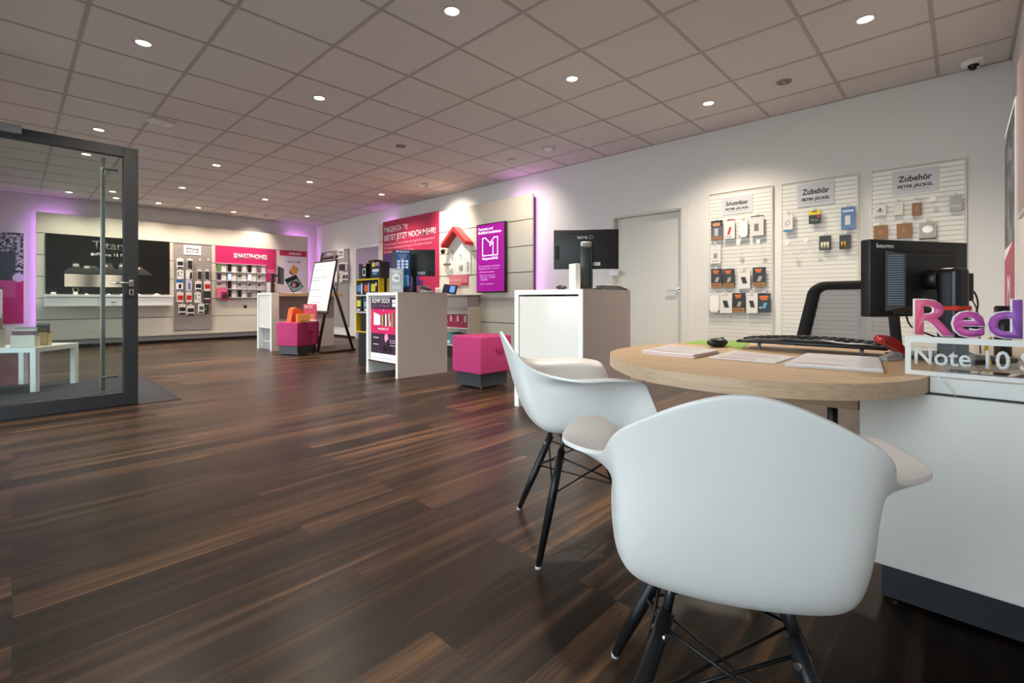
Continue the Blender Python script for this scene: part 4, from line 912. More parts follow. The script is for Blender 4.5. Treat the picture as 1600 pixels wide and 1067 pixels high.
# grey slatted board between easel and passage (right wall, far end)
a, b = onx(506, 395, FB), onx(544, 387, FB)
bf = slatboard('slatwall_board', 'grey slatwall board behind the easel, between corner and passage', 0, a.y - b.y, .26, 2.13, (XR - .0185, a.y, 0), RW, SLG, .05)
yb = a.y
def small_sign(base, x0, x1, z0, z1, label, l1='iPhone', l2='PETER JÄCKEL'):
    return sign(base, x0, x1, z0, z1, l1, l2, label, '#ece9ea')
p0, p1 = onx(511, 396, FB), onx(517, 403, FB); small_sign(bf, yb - p0.y, yb - p1.y, p1.z, p0.z, 'small white sign at the left of the grey board behind the easel', 'Huawei')
p0, p1 = onx(527.5, 389, FB), onx(537.5, 403, FB); small_sign(bf, yb - p0.y, yb - p1.y, p1.z, p0.z, 'small white sign at the right of the grey board behind the easel', 'Galaxy')
GF = 'phone cases on the grey board behind the easel'
for r in [(529, 411, 540, 423, 'case_black', 'black phone case pack in the upper row beside the easel'), (540.5, 410, 543.5, 422, 'case_half', 'narrow black and white case pack at the right edge of the grey board'),
 (522, 424, 527, 441, 'window', 'pale case pack half hidden by the easel board'), (530, 424, 535, 440, 'case_white', 'white case pack in the lower row beside the easel'),
 (535.3, 425, 539.5, 440, 'case_navy', 'navy case pack in the lower row beside the easel'), (540, 425, 543.2, 440, 'case_navy', 'navy case pack at the right end of the lower row on the grey board'),
 (520.5, 443, 525, 457, 'case_blue', 'blue and white case pack lowest on the grey board behind the easel')]: rpack(bf, yb, *r, GF)

# far wall: dark phone picture, shelf, case board, phone rack, posters
def FL(u, v, Y): return ony(u, v, Y)
Y1 = FYP - .03
a, b = FL(71, 364, Y1), FL(265, 377, Y1); c = FL(71, 459, Y1)
t = thing('picture_panel', 'large dark picture panel of a metal phone above the far shelf', 'poster', (a.x, Y1, c.z), 0)
W, H = b.x - a.x, a.z - c.z
f = MB(); f.box(0, W, 0, .0295, 0, H, mat('#141514', .22, noise=.1, scale=3)); f.build('panel', t)
def barmat():
    m = bpy.data.materials.new('brushed_titanium'); m.use_nodes = True; nt = m.node_tree; N = nt.nodes.new; L = nt.links.new
    b = nt.nodes['Principled BSDF']; tc = N('ShaderNodeTexCoord'); w = N('ShaderNodeTexWave'); w.inputs['Scale'].default_value = .55; w.inputs['Distortion'].default_value = 2.2
    cr = N('ShaderNodeValToRGB'); cr.color_ramp.elements[0].color = lin('#6a625c'); cr.color_ramp.elements[1].color = lin('#e0cfc0'); L(tc.outputs['Object'], w.inputs[0]); L(w.outputs['Fac'], cr.inputs[0]); L(cr.outputs[0], b.inputs['Base Color'])
    b.inputs['Roughness'].default_value = .4; return m
f = MB(); zb = H * .125; f.box(W * .135, W * .60, -.001, 0, zb, zb + H * .215, barmat()); f.build('phone_edge_picture', t)
f = MB(); pr = [(W * .12, zb + H * .23), (W * .17, zb + H * .32), (W * .78, zb + H * .33), (W * .85, zb + H * .23)]; f.prism(pr, -.0012, 0, mat('#3a3836', .4)); f.build('phone_back_picture', t)
f = MB()
for x, w_, h_ in ((.19, .035, .09), (.27, .07, .045), (.41, .06, .10), (.55, .08, .12), (.68, .05, .06)):
    f.prism([(W * x, zb + H * .32), (W * (x + w_ * .2), zb + H * (.32 + h_)), (W * (x + w_ * 1.4), zb + H * (.32 + h_)), (W * (x + w_ * 1.8), zb + H * .32)], -.002, -.0012, mat('#57514d', .3))
    f.ball((W * (x + .03), -.002, zb + H * (.31 + h_ * .6)), .03, mat('#c9bfb4', .3), 8, (1.6, .05, .8))
f.build('camera_bumps_picture', t)
text('Titan', .22, mat('#6a635c', .5), t, (W * .47, -.001, H * .85), W * .25, .01); text('iPhone 15 Pro', .085, mat('#c9c2ba', .5), t, (W * .50, -.001, H * .69), W * .27, .01)
f = MB(); f.ball((W * .345, -.001, H * .69), .028, mat('#c9c2ba', .5), 12, (1, .03, 1)); f.build('logo_dot', t)
# shelf
YS = 12.02; a, b = FL(70, 461, YS), FL(271, 461, YS); zt = 1.012
t = thing('wall_shelf', 'long white shelf with drawers below the dark phone picture', 'shelf', (a.x, YS, 0), 0); W = b.x - a.x; SD = FYP - YS
f = MB(); f.rbox(0, W, 0, SD, zt - .038, zt, WHITE, .002, 1); f.build('shelf_top', t)
x = 0
for k, w_ in enumerate((W * .38, W * .24, W * .38)):
    f = MB(); f.rbox(x + .003, x + w_ - .003, .012, SD, .80, zt - .046, WHITE, .002, 1); o = f.build('drawer', t)
    if k == 1:
        g = MB(); g.ball((x + w_ * .5, .008, .885), .045, STEEL, 10, (1, .25, .35)); g.build('grip', o)
    x += w_
def watch(u, v, lab, m1):
    p = FL(u, v, 12.10); t = thing('watch_on_stand', lab, 'watch', (p.x, 12.10, zt), 0, 'watches on the far shelf')
    f = MB(); f.cyl((0, 0, 0), (0, 0, .05), .04, WHITE, .03); f.build('stand', t)
    f = MB(); f.lathe([(.036, -.012), (.044, -.012), (.044, .012), (.036, .012), (.036, -.012)], m1, 20, M=Matrix.Translation((0, 0, .095)) @ Matrix.Rotation(PI / 2, 4, 'X')); f.build('strap', t)
    f = MB(); f.rbox(-.02, .02, -.02, -.008, .115, .15, mat('#17171a', .2), .006, 2); f.build('watch_case', t)
watch(83.5, 452, 'black smart watch on white stand at the left of the far shelf', mat('#26262a', .5))
watch(118, 452, 'gold strapped smart watch on white stand on the far shelf', mat('#cdb98f', .3, metal=.4))
for u, lab, w_ in ((135, 'small white charging puck right of the gold watch', .05), (170, 'white gadget on the far shelf just behind the glass door bar', .05), (191, 'white gadget on the far shelf beside the door stile', .05), (217, 'small white gadget on the far shelf right of the glass door', .05), (245, 'flat white device lying at the right end of the far shelf', .11)):
    p = FL(u, 458, 12.10); t = thing('display_device', lab, 'device', (p.x, 12.10, zt), 0, 'small white devices on the far shelf')
    f = MB(); f.rbox(-w_ / 2, w_ / 2, -.03, .03, 0, .018, WHITE, .006, 2); f.build('base', t)
    f = MB(); f.ball((0, 0, .022), w_ * .3, WHITE, 10, (1, 1, .5)); f.build('top', t)
# case board
a, b = FL(272, 378, FYP - .02), FL(330, 383, FYP - .02)
bs = slatboard('slatwall_board', 'grey slatwall board with phone cases between the picture and the phone rack', 0, b.x - a.x, .262, 2.145, (a.x, FYP - .0185, 0), 0, SLG, .045)
xb = a.x
p0, p1 = FL(287, 382.5, FYP - .03), FL(314, 399, FYP - .03); small_sign(bs, p0.x - xb, p1.x - xb, p1.z, p0.z, 'white sign reading iPhone on the grey case board')
rows = ['top', 'second', 'third', 'fourth', 'bottom']
CS = [(0, 276.3, 403.7, 286.6, 419.5, 'case_navy', 'navy'), (0, 292.8, 404.4, 301, 420, 'case_black', 'black'),
 (1, 276.7, 422, 287, 435.8, 'case_white', 'white patterned'), (1, 290.4, 422, 300.6, 435.8, 'case_half', 'white and black'), (1, 308.7, 421.5, 315.3, 435.8, 'case_black', 'small black'), (1, 320, 421.5, 327, 436.4, 'case_black', 'black'),
 (2, 275.3, 436.8, 286, 454.4, 'case_blue', 'blue topped white'), (2, 290.4, 437, 299.8, 454.4, 'case_lightblue', 'pale blue'), (2, 305, 439, 314.7, 454.6, 'case_navy', 'navy'), (2, 319, 439, 328.8, 454.6, 'case_red', 'red'),
 (3, 276.3, 456.5, 286.6, 472, 'case_red', 'dark red'), (3, 290.4, 456.5, 299.8, 472, 'case_red', 'red'), (3, 304, 457, 313.9, 473, 'case_white', 'white patterned'), (3, 318.5, 455, 328.8, 472.6, 'case_darkred', 'black and wine red'),
 (4, 279, 475.4, 290.4, 491, 'case_navy', 'navy'), (4, 292, 477, 303.5, 492.3, 'case_navy', 'navy'), (4, 309.4, 474.7, 319, 490, 'case_green', 'olive green'), (4, 319.8, 476, 326, 489.5, 'case_dgreen', 'dark green')]
for r, u0, v0, u1, v1, st, col in CS:
    Y = FYP - .07; A, B = FL(u0, v0, Y), FL(u1, v1, Y); k = [q for q in CS if q[0] == r].index((r, u0, v0, u1, v1, st, col)); n_ = ['leftmost', 'second', 'third', 'rightmost'] if r else ['leftmost', 'second']
    pack(bs, (A.x + B.x) / 2 - xb, FL((u0 + u1) / 2, v0, Y).z, B.x - A.x, A.z - FL(u0, v1, Y).z, st, '%s case pack, %s in the %s row of the far case board' % (col, n_[k], rows[r]), 'phone case packs on the far board', off=.05)
for u, lb in ((312, 'small empty hook left of its neighbour, top row of the far case board'), (325, 'small empty hook at the right edge, top row of the far case board')):
    p = FL(u, 406, FYP - .1); hook(bs, p.x - xb, p.z, lb, group='empty hooks on the far case board')
# phone rack
YR = FYP - .02; a, b = FL(337, 383.5, YR), FL(431, 390, YR); c = FL(337, 411, YR); e = FL(338, 465, YR); g_ = FL(415, 415, YR)
t = thing('rack_sign', 'wide pink sign reading SMARTPHONES above the phone rack', 'sign', (a.x, FYP - .035, 0), 0)
Z1, Z0, Zb = a.z, c.z, e.z; W = b.x - a.x; WG = g_.x - a.x
f = MB(); f.box(0, W, 0, .033, Z0, Z1, MAG); f.build('panel', t)
f = MB(); f.box(WG + .003, W, 0, .033, Z0 - .39, Z0 - .003, MAG); f.build('side_panel', t)
text('SMARTPHONES', .155, WTXT, t, (W * .56, -.001, (Z0 + Z1) / 2 - .01), W * .56, .04)
f = MB(); quadm(f, WG + .03, W - .04, Z0 - .12, Z0 - .105, mat('#f0a9c4', .5), 0); quadm(f, WG + .03, W - .02, Z0 - .165, Z0 - .15, mat('#f0a9c4', .5), 0); f.build('small_print', t)
t = thing('phone_rack', 'white gridded smartphone rack under the pink SMARTPHONES sign', 'rack', (a.x, FYP - .03, 0), 0)
f = MB(); f.box(0, WG, .004, .028, Zb, Z0 - .002, mat('#d8d2ce', .45)); f.build('back_panel', t)
CWc, CHc = WG / 5, (Z0 - Zb) / 4
for i in range(6):
    f = MB(); f.box(i * CWc - .004, i * CWc + .004, -.012, .004, Zb, Z0 - .002, mat('#8f8a88', .5)); f.build('divider', t)
for j in range(5):
    f = MB(); f.box(0, WG, -.03, .004, Zb + j * CHc - .004, Zb + j * CHc + .004, WHITE); f.build('ledge', t)
PC1, PC2 = mat('#dcd6d2', .5), mat('#b3a8ab', .5)
grid = [['green', 'black', 'photo', 'black', 'dusk'], ['dark', 'lit_blue', 'holder', 'lit_white', 'holder'], ['holder', 'black', 'holder', 'holder', 'holder'], ['brochure', 'black', 'black', 'greygreen', 'dark']]
RN = ['top', 'second', 'third', 'bottom']; CN = ['first', 'second', 'third', 'fourth', 'fifth']
cells = MB()
for r in range(4):
    for q in range(5):
        k = grid[r][q]; X, Z = q * CWc, Z0 - (r + 1) * CHc
        if k == 'brochure': continue
        f = MB(); f.box(X + CWc * .50, X + CWc - .012, -.003, .004, Z + .012, Z + CHc - .012, PC2 if (k == 'holder' or k == 'greygreen') and not (r == 1 and q == 2) else PC1); f.build('price_card', t)
        wx, wz = a.x + X + CWc * .29, Z + .006
        if k == 'holder':
            o = thing('security_holder', 'empty black phone holder, %s compartment in the %s row of the phone rack' % (CN[q], RN[r]), 'holder', (wx, FYP - .034, wz + .09), 0, 'empty holders in the phone rack')
            f = MB(); f.cyl((0, .0, .02), (0, -.035, .02), .022, BLACK, n=14); f.build('pad', o)
            f = MB(); f.tube([(0, -.01, .005), (.008, -.02, -.03), (0, -.004, -.08)], .004, LGREY, 6); f.build('coiled_cord', o)
        else:
            cl = {'green': '#6c8a4c', 'black': '#121214', 'photo': '#3a2f33', 'dusk': '#7d5a6a', 'dark': '#2b2a2e', 'lit_blue': '#8f9df0', 'lit_white': '#e6e8ff', 'greygreen': '#5f6862'}[k]
            desc = {'green': 'smartphone with green and orange picture', 'black': 'black smartphone', 'photo': 'dark smartphone with faint photo', 'dusk': 'smartphone with dusky pink picture', 'dark': 'dark grey smartphone', 'lit_blue': 'smartphone with lit blue screen', 'lit_white': 'smartphone with lit white screen', 'greygreen': 'small grey green smartphone'}[k]
            h_ = .165 if k in ('black', 'dusk', 'green') else .14 if k != 'greygreen' else .11
            o = thing('smartphone', '%s, %s compartment in the %s row of the phone rack' % (desc, CN[q], RN[r]), 'smartphone', (wx, FYP - .036, wz + .012), 0, 'smartphones in the phone rack')
            f = MB(); f.rbox(-.038, .038, -.012, -.003, 0, h_, mat('#1b1b1e', .35), .003, 2); f.build('housing', o)
            f = MB(); f.box(-.034, .034, -.0135, -.012, .005, h_ - .005, mat(cl, .2, noise=.3 if k in ('green', 'photo', 'dusk') else 0, scale=40, emit=1.1 if 'lit' in k else 0)); f.build('screen', o)
            f = MB(); f.box(-.02, .02, -.003, .0, .03, .07, BLACK); f.build('holder_pad', o)
t = thing('brochure_box', 'pink brochure box with a dark city picture at the lower left of the phone rack', 'brochure holder', (a.x + .01, FYP - .13, Zb - .07), 0)
f = MB(); f.box(0, .19, .0, .06, .06, .30, mat('#e2668b', .5)); f.build('box', t)
f = MB(); f.box(.07, .21, -.02, -.004, 0, .20, mat('#8d2c55', .5)); f.build('leaflet', t)
f = MB(); f.prism([(.08, .06), (.20, .06), (.20, .13), (.18, .17), (.165, .13), (.145, .18), (.12, .12), (.10, .15), (.08, .10)], -.022, -.020, mat('#3b2a2d', .5)); f.build('picture', t)
t = thing('flyer_rack', 'white flyer panel with red flyers right of the phone rack', 'flyer rack', (a.x + WG + .01, FYP - .03, 0), 0)
f = MB(); f.box(0, W - WG - .02, 0, .028, Zb, Z0 - .40, mat('#ece4e2', .5)); f.build('panel', t)
for k in range(4):
    f = MB(); f.box(.10, .20, -.02, -.002, Zb + .03 + k * .085, Zb + .10 + k * .085, [mat('#8a3a2a', .5), mat('#c44a4a', .5), mat('#d97f7f', .5), mat('#c95f5f', .5)][k]); f.build('flyer', t)
p = FL(383, 479, FYP); t = thing('cable_outlet', 'small black round cable outlet in the boards below the phone rack', 'outlet', (p.x, FYP, p.z), 0)
f = MB(); f.cyl((0, -.008, 0), (0, -.0005, 0), .035, BLACK, n=20); f.build('ring', t)
# foldable phone poster
a, b = FL(437, 390, FYP - .02), FL(479, 393, FYP - .02)
t = thing('product_poster', 'white folding phone poster with pink header, right end of the far wall', 'poster', (a.x, FYP - .022, 0), 0); W = b.x - a.x; Zt_, Zo = 2.14, 1.02
f = MB(); f.box(0, W, 0, .021, Zo, Zt_, mat('#d8ccd6', .4)); f.build('panel', t)
f = MB(); quadm(f, 0, W, Zt_ - .13, Zt_, mat('#c02057', .4), 0); f.build('header', t)
text('SAMSUNG', .085, WTXT, t, (W * .56, -.001, Zt_ - .068), W * .44, .03); text('Galaxy Z Flip5', .065, mat('#5a4b5a', .5), t, (W * .52, -.0005, Zt_ - .27), W * .48, .01)
f = MB(); f.prism([(W * .34, Zo + .62), (W * .50, Zo + .78), (W * .70, Zo + .68), (W * .62, Zo + .55), (W * .50, Zo + .52)], -.0015, 0, mat('#c98a54', .4)); f.prism([(W * .34, Zo + .62), (W * .50, Zo + .52), (W * .52, Zo + .49), (W * .34, Zo + .57)], -.0018, -.0003, BLACK); f.build('folded_phone_picture', t)
f = MB(); f.prism([(W * .17, Zo + .40), (W * .60, Zo + .53), (W * .88, Zo + .22), (W * .47, Zo + .06)], -.0015, 0, BLACK); f.prism([(W * .28, Zo + .31), (W * .64, Zo + .43), (W * .84, Zo + .22), (W * .48, Zo + .09)], -.0022, -.0012, mat('#8aa8a5', .4)); f.ball((W * .56, -.002, Zo + .28), .12, mat('#3a1f22', .5), 12, (1, .02, .7)); f.ball((W * .52, -.003, Zo + .27), .05, mat('#c78f86', .5), 12, (1, .05, 1.1)); f.build('open_phone_picture', t)
# far counter monitor (nearly edge-on)
t = monitor('monitor', 'black monitor seen almost edge-on at the far counter', (3.43, 9.32, 1.0465), -TH - math.radians(72), .50, .31, .32, None)
f = MB(); f.rbox(-.03, .03, -.16, -.10, 0, .36, BLACK, .01, 2); f.tube([(0, -.12, .33), (0, 0, .33)], .025, BLACK); f.build('stand_column', t)
f = MB(); f.rbox(-.12, .12, -.22, .0, 0, .012, BLACK, .004, 2); f.build('stand_base', t)
t = thing('document_pile', 'white papers lying on the oak worktop of the far counter', 'papers', on(cc, .42, .52, 1.046), -.4)
f = MB(); f.box(-.13, .13, -.10, .10, 0, .012, PAP); f.build('sheets', t)

# window-side poster on the far wall, left of the display wall
a = FL(37, 364, YF - .01); t = thing('wall_poster', 'poster with black and white blossom tree above magenta, left end of the far wall', 'poster', (a.x - .95, YF - .012, 0), 0); W = .95
f = MB(); f.box(0, W, 0, .011, .49, 2.13, mat('#c2a9bb', .5)); f.build('sheet', t)
def blossom():
    m = bpy.data.materials.new('blossom_print'); m.use_nodes = True; nt = m.node_tree; N = nt.nodes.new; L = nt.links.new; b = nt.nodes['Principled BSDF']; b.inputs['Roughness'].default_value = .5
    tc = N('ShaderNodeTexCoord'); n = N('ShaderNodeTexNoise'); n.inputs['Scale'].default_value = 22; n.inputs['Detail'].default_value = 5; cr = N('ShaderNodeValToRGB')
    cr.color_ramp.elements[0].position = .44; cr.color_ramp.elements[0].color = lin('#1d2230'); cr.color_ramp.elements[1].position = .58; cr.color_ramp.elements[1].color = lin('#b9b9c2')
    L(tc.outputs['Object'], n.inputs['Vector']); L(n.outputs['Fac'], cr.inputs[0]); L(cr.outputs[0], b.inputs['Base Color']); return m
f = MB(); quadm(f, 0, W, 1.27, 2.13, blossom(), 0); f.build('tree_picture', t)
f = MB(); quadm(f, 0, W - .10, 1.27, 1.78, mat('#39424f', .5, noise=.2, scale=5), -.0008); f.build('dark_shape', t)
f = MB(); f.ball((W - .07, -.001, 1.32), .08, mat('#cdb8dc', .5), 12, (1, .02, 1)); f.build('pale_shape', t)
f = MB(); quadm(f, 0, W, .49, 1.27, mat('#b5146a', .5), 0); quadm(f, 0, W - .10, .96, 1.27, mat('#bb4b86', .5), -.0008); f.build('magenta_field', t)
f = MB()
for q in ((W - .45, W - .42, .60, 1.14), (W - .29, W - .26, .60, 1.14), (W - .45, W - .26, .60, .63), (W - .45, W - .40, 1.11, 1.14), (W - .31, W - .26, 1.11, 1.14)): quadm(f, *q, WTXT, -.0016)
f.build('white_logo_frame', t)

# ------------------------------------------------------------------ right display wall contents
def rthing(name, label, cat, Yl, z, X=RXP, group=None): return thing(name, label, cat, (X, Yl, z), RW, group)
t = rthing('wall_poster', 'tall magenta television poster at the left end of the right display wall', 'poster', 8.92, 0, RXP - .001); W = 8.92 - 7.013
f = MB(); f.box(0, W, -.02, 0, .98, 2.552, mat('#b4244f', .45)); f.build('panel', t)
f = MB(); quadm(f, 0, 1.32, .98, 1.885, mat('#4a2374', .4, noise=.15, scale=4), -.02); f.build('purple_picture', t)
text('MAGENTA TV:', .165, WTXT, t, (.06, -.0205, 2.365), .86, .02, align='LEFT'); text('BIETET JETZT NOCH MEHR!', .165, WTXT, t, (.06, -.0205, 2.20), 1.76, .02, align='LEFT')
for z, w, tx in ((2.07, 1.74, 'Fernsehen, unterwegs Serien und Filme sowie Zugriff auf Streaming-Dienste*'), (1.99, 1.66, 'RTL+ Premium und Streamen mit der Magenta TV One inklusive, Netzwerk*'), (1.91, 1.05, 'Für ein ganzes Jahr mit tollen Extras sichern')):
    text(tx, .062, mat('#e9a9bb', .5), t, (.06, -.0205, z), w, .0, align='LEFT')
text('THE', .16, mat('#7a62a0', .5), t, (.30, -.0212, 1.50), .32, .01)
# portrait screen
t = rthing('wall_screen', 'portrait advertising screen glowing violet on the right display wall', 'screen', 5.895, 1.04, RXP - .085); W, H = .659, 1.12
f = MB(); f.rbox(0, W, 0, .06, 0, H, BLACK, .004, 2); f.build('housing', t)
f = MB(); f.box(W * .3, W * .7, .06, .084, H * .3, H * .7, DARKMET); f.build('wall_mount', t)
f = MB(); f.box(.016, W - .016, -.0015, 0, .02, H - .016, mat('#a01c90', .12, noise=.18, scale=1.2, emit=.35)); f.build('display', t)
LT = mat('#f3e6f8', .4, noise=0, emit=.5); LT2 = mat('#dba6df', .4, noise=0, emit=.3)
text('Festnetz und', .066, LT, t, (.045, -.002, 1.035), .34, .02, align='LEFT'); text('Mobilfunk kombinieren', .066, LT, t, (.045, -.002, .975), .53, .02, align='LEFT')
f = MB(); th_ = .017
def stroke(f, pts, y=-.003):
    for (x0, z0), (x1, z1) in zip(pts, pts[1:]):
        d = Vector((x1 - x0, z1 - z0)).normalized(); nx, nz = -d.y * th_ / 2, d.x * th_ / 2
        x0_, z0_, x1_, z1_ = x0 - d.x * th_ / 2, z0 - d.y * th_ / 2, x1 + d.x * th_ / 2, z1 + d.y * th_ / 2
        f.prism([(x0_ + nx, z0_ + nz), (x1_ + nx, z1_ + nz), (x1_ - nx, z1_ - nz), (x0_ - nx, z0_ - nz)], y, y + .001, LT)
stroke(f, [(.15, .60), (.15, .885), (.22, .885), (.325, .80), (.42, .885), (.50, .885), (.50, .60), (.15, .60)])
stroke(f, [(.325, .80), (.325, .755), (.395, .815), (.395, .62)]); f.build('logo', t)
text('MagentaEINS', .058, LT, t, (.325, -.002, .55), .36, .015)
for z, w, tx in ((.43, .50, 'Jetzt zusammenlegen und profitieren,'), (.39, .46, 'MagentaEINS sichern – bis zu 5 €'), (.335, .36, '✓ Unlimitiertes Datenvolumen'), (.28, .38, '✓ Sparen bei mehreren'), (.245, .36, '   Tarifkombis – zusätzliche'), (.21, .18, '   Highlights'), (.14, .34, '✓ mehr erfahren')):
    text(tx.replace('✓', '-'), .032, LT2, t, (.06, -.002, z), w, .0, align='LEFT')
# ledge on the wall
t = rthing('wall_ledge', 'narrow taupe ledge on the display wall below the violet screen', 'shelf', 5.86, .905); f = MB(); f.box(0, 1.10, -.03, -.0005, .0, .055, mat('#b5a595', .4)); f.build('ledge', t)
# house display
t = rthing('house_display', 'white smart home board under a small red pitched roof', 'display', 6.735, 0, RXP - .001); RD = mat('#d3252c', .4)
f = MB(); f.box(.03, .61, -.015, 0, 1.36, 1.90, mat('#e6e1da', .4)); f.prism([(.03, 1.90), (.61, 1.90), (.32, 2.12)], -.015, 0, mat('#e6e1da', .4)); f.build('back_board', t)
for sx in (1, -1):
    f = MB(); x0, x1 = (.32, -.015) if sx == 1 else (.32, .655)
    f.add([(x0, y, z) for y in (-.17, -.001) for z in (2.115, 2.19)] + [(x1, y, z) for y in (-.17, -.001) for z in (1.845, 1.905)], [(0, 1, 3, 2), (4, 6, 7, 5), (0, 4, 5, 1), (2, 3, 7, 6), (0, 2, 6, 4), (1, 5, 7, 3)], RD); f.build('roof_panel', t)
f = MB()
for x in (.16, .31, .46): quadm(f, x - .002, x + .002, 1.37, 1.89, LGREY, -.015)
for z in (1.62, 1.89): quadm(f, .03, .61, z - .002, z + .002, LGREY, -.015)
f.build('divider_lines', t)
for lb, x, z, kind in (('round white sensor on the smart home board, upper right', .50, 1.76, 'r'), ('small white plug on the smart home board, upper middle', .36, 1.70, 's'), ('square grey thermostat on the smart home board, lower middle', .36, 1.49, 'q'), ('slim white sensor on the smart home board, lower right', .54, 1.50, 't'), ('slim white switch on the smart home board, upper left', .12, 1.73, 't')):
    o = rthing('smart_home_device', lb, 'device', 6.735 - x, z, RXP - .0165, 'devices on the smart home board')
    f = MB()
    if kind == 'r': f.lathe([(.0, -.016), (.030, -.02), (.048, -.012), (.05, 0)], WHITE, 20, M=Matrix.Rotation(-PI / 2, 4, 'X') @ Matrix.Scale(-1, 4, (0, 0, 1)) if False else Matrix.Rotation(-PI / 2, 4, 'X').inverted()); 
    elif kind == 's': f.ball((0, -.012, 0), .012, LGREY, 10)
    elif kind == 'q': f.rbox(-.04, .04, -.02, 0, -.04, .04, mat('#b3aca3', .4), .006, 2)
    else: f.rbox(-.016, .016, -.018, 0, -.08, .08, mat('#cfcac2', .4), .004, 2)
    f.build('housing', o)
    f = MB(); f.ball((0, -.02, 0 if kind != 't' else .05), .008, mat('#5b5550', .4), 8); f.build('button', o)
o = rthing('indoor_camera', 'black round indoor camera on an arm, left of the smart home board', 'camera', 6.78, 1.79, RXP - .001)
f = MB(); f.tube([(0, 0, .03), (.0, -.06, .03), (.02, -.10, .0)], .006, DARKMET); f.build('arm', o); f = MB(); f.ball((.03, -.12, -.01), .045, BLACK, 12, (.8, 1, 1)); f.build('head', o)
o = rthing('light_bulb_sample', 'brass coloured bulb sample at the lower left of the smart home board', 'lamp', 6.73, 1.55, RXP - .001)
f = MB(); f.cyl((0, -.005, 0), (.0, -.07, 0), .012, DARKMET); f.build('holder', o); f = MB(); f.rbox(-.04, .13, -.10, -.06, -.02, .02, mat('#8d7458', .4, metal=.4), .01, 2); f.build('bulb', o)
t = rthing('shelf_sign', 'salmon pink header card below the smart home board', 'sign', 6.70, 1.165, RXP - .001); f = MB(); f.box(0, .50, -.018, 0, 0, .19, mat('#cf6d76', .45)); f.build('card', t)
text('Magenta SmartHome', .045, mat('#f4d9d9', .5), t, (.17, -.019, .10), .30, .01); f = MB(); quadm(f, .33, .50, 0, .055, mat('#a03540', .5), -.018); f.build('dark_corner', t)
# shelf unit
CX0 = 5.085; t = thing('display_cabinet', 'taupe shelf unit with drawers beside the middle counter, magenta boxes inside', 'cabinet', (CX0, 6.95, 0), RW); W, D = 1.07, RXP - CX0 - .002
f = MB(); f.rbox(0, W, -.02, D, .985, 1.005, TAUPE, .002, 1); f.build('top', t)
for k in range(2):
    f = MB(); f.rbox(.012 + k * .525, .012 + k * .525 + .52, -.012, D, .80, .975, TAUPE, .002, 1); f.build('drawer', t)
f = MB(); f.box(0, W, .01, D, .785, .798, WHITE); f.build('drawer_floor', t)
for z in (.455, .16):
    f = MB(); f.box(0.02, W - .02, .0, D, z - .016, z, WHITE); f.build('shelf', t)
for x in (0, W - .02):
    f = MB(); f.box(x, x + .02, .0, D, .06, .785, mat('#d6cbb9', .4)); f.build('side_panel', t)
f = MB(); f.box(.02, W - .02, D - .01, D, .16, .785, mat('#d6cbb9', .4)); f.build('back_panel', t)
f = MB(); f.box(.01, W - .01, .05, D, 0, .144, SK); f.build('plinth', t)
dc = t
for k, (x, w_, nm) in enumerate(((.46, .19, 'left'), (.655, .17, 'middle'), (.83, .19, 'right'))):
    o = thing('product_box', 'magenta product box, %s one on the upper shelf of the taupe shelf unit' % nm, 'box', on(dc, x, .02, .456), RW, 'magenta boxes in the shelf unit')
    f = MB(); f.box(0, w_, 0, .17, 0, .215, mat('#a01c46', .5)); f.build('carton', o)
    f = MB(); quadm(f, w_ * .55, w_ * .85, .10, .20, mat('#cdb5b7', .5), 0); f.build('printed_label', o); text('T', .04, WTXT, o, (w_ * .2, -.001, .09), None, .02)
for k, (x, w_, h_, nm) in enumerate(((.44, .20, .20, 'left'), (.66, .20, .18, 'right'))):
    o = thing('product_box', 'teal product box, %s one on the bottom shelf of the taupe shelf unit' % nm, 'box', on(dc, x, .02, .161), RW, 'teal boxes in the shelf unit')
    f = MB(); f.box(0, w_, 0, .17, 0, h_, mat('#5d9095', .5)); f.build('carton', o)
    f = MB(); quadm(f, w_ * .2, w_ * .6, .02, .07, WHITE, 0); f.build('printed_label', o)
# tablet on a stand
q = onx(703, 449, 5.2); t = thing('tablet', 'black tablet with a blue lit screen on a stand above the drawers', 'tablet', (5.2, q.y, 1.006), -TH)
f = MB(); Mx = Matrix.Translation((0, 0, .10)) @ Matrix.Rotation(math.radians(-26), 4, 'X') @ Matrix.Shear('XY', 4, (0, 0)) 
f.rbox(-.125, .125, -.006, .006, -.09, .09, BLACK, .005, 2, M=Mx @ Matrix.Rotation(math.radians(8), 4, 'Y')); f.build('housing', t)
f = MB(); M2 = Mx @ Matrix.Rotation(math.radians(8), 4, 'Y'); f.box(-.108, .108, -.0072, -.006, -.074, .074, mat('#2b3040', .15), M=M2); f.box(.0, .085, -.008, -.0072, -.06, .06, mat('#4f7fd0', .2, noise=.3, scale=60, emit=.5), M=M2); f.build('screen', t)
f = MB(); f.tube([(0, .02, .10), (0, .05, .0)], .012, WHITE); f.cyl((0, .05, 0), (0, .05, .008), .06, WHITE); f.build('stand', t)
q = onx(685, 449, 5.2); t = thing('router', 'small white router standing left of the tablet', 'router', (5.2, q.y, 1.006), -TH); f = MB(); f.rbox(-.05, .05, -.03, .03, 0, .13, WHITE, .01, 3); f.build('housing', t)
f = MB(); f.box(-.03, .03, -.031, -.03, .03, .10, LGREY); f.build('face', t)

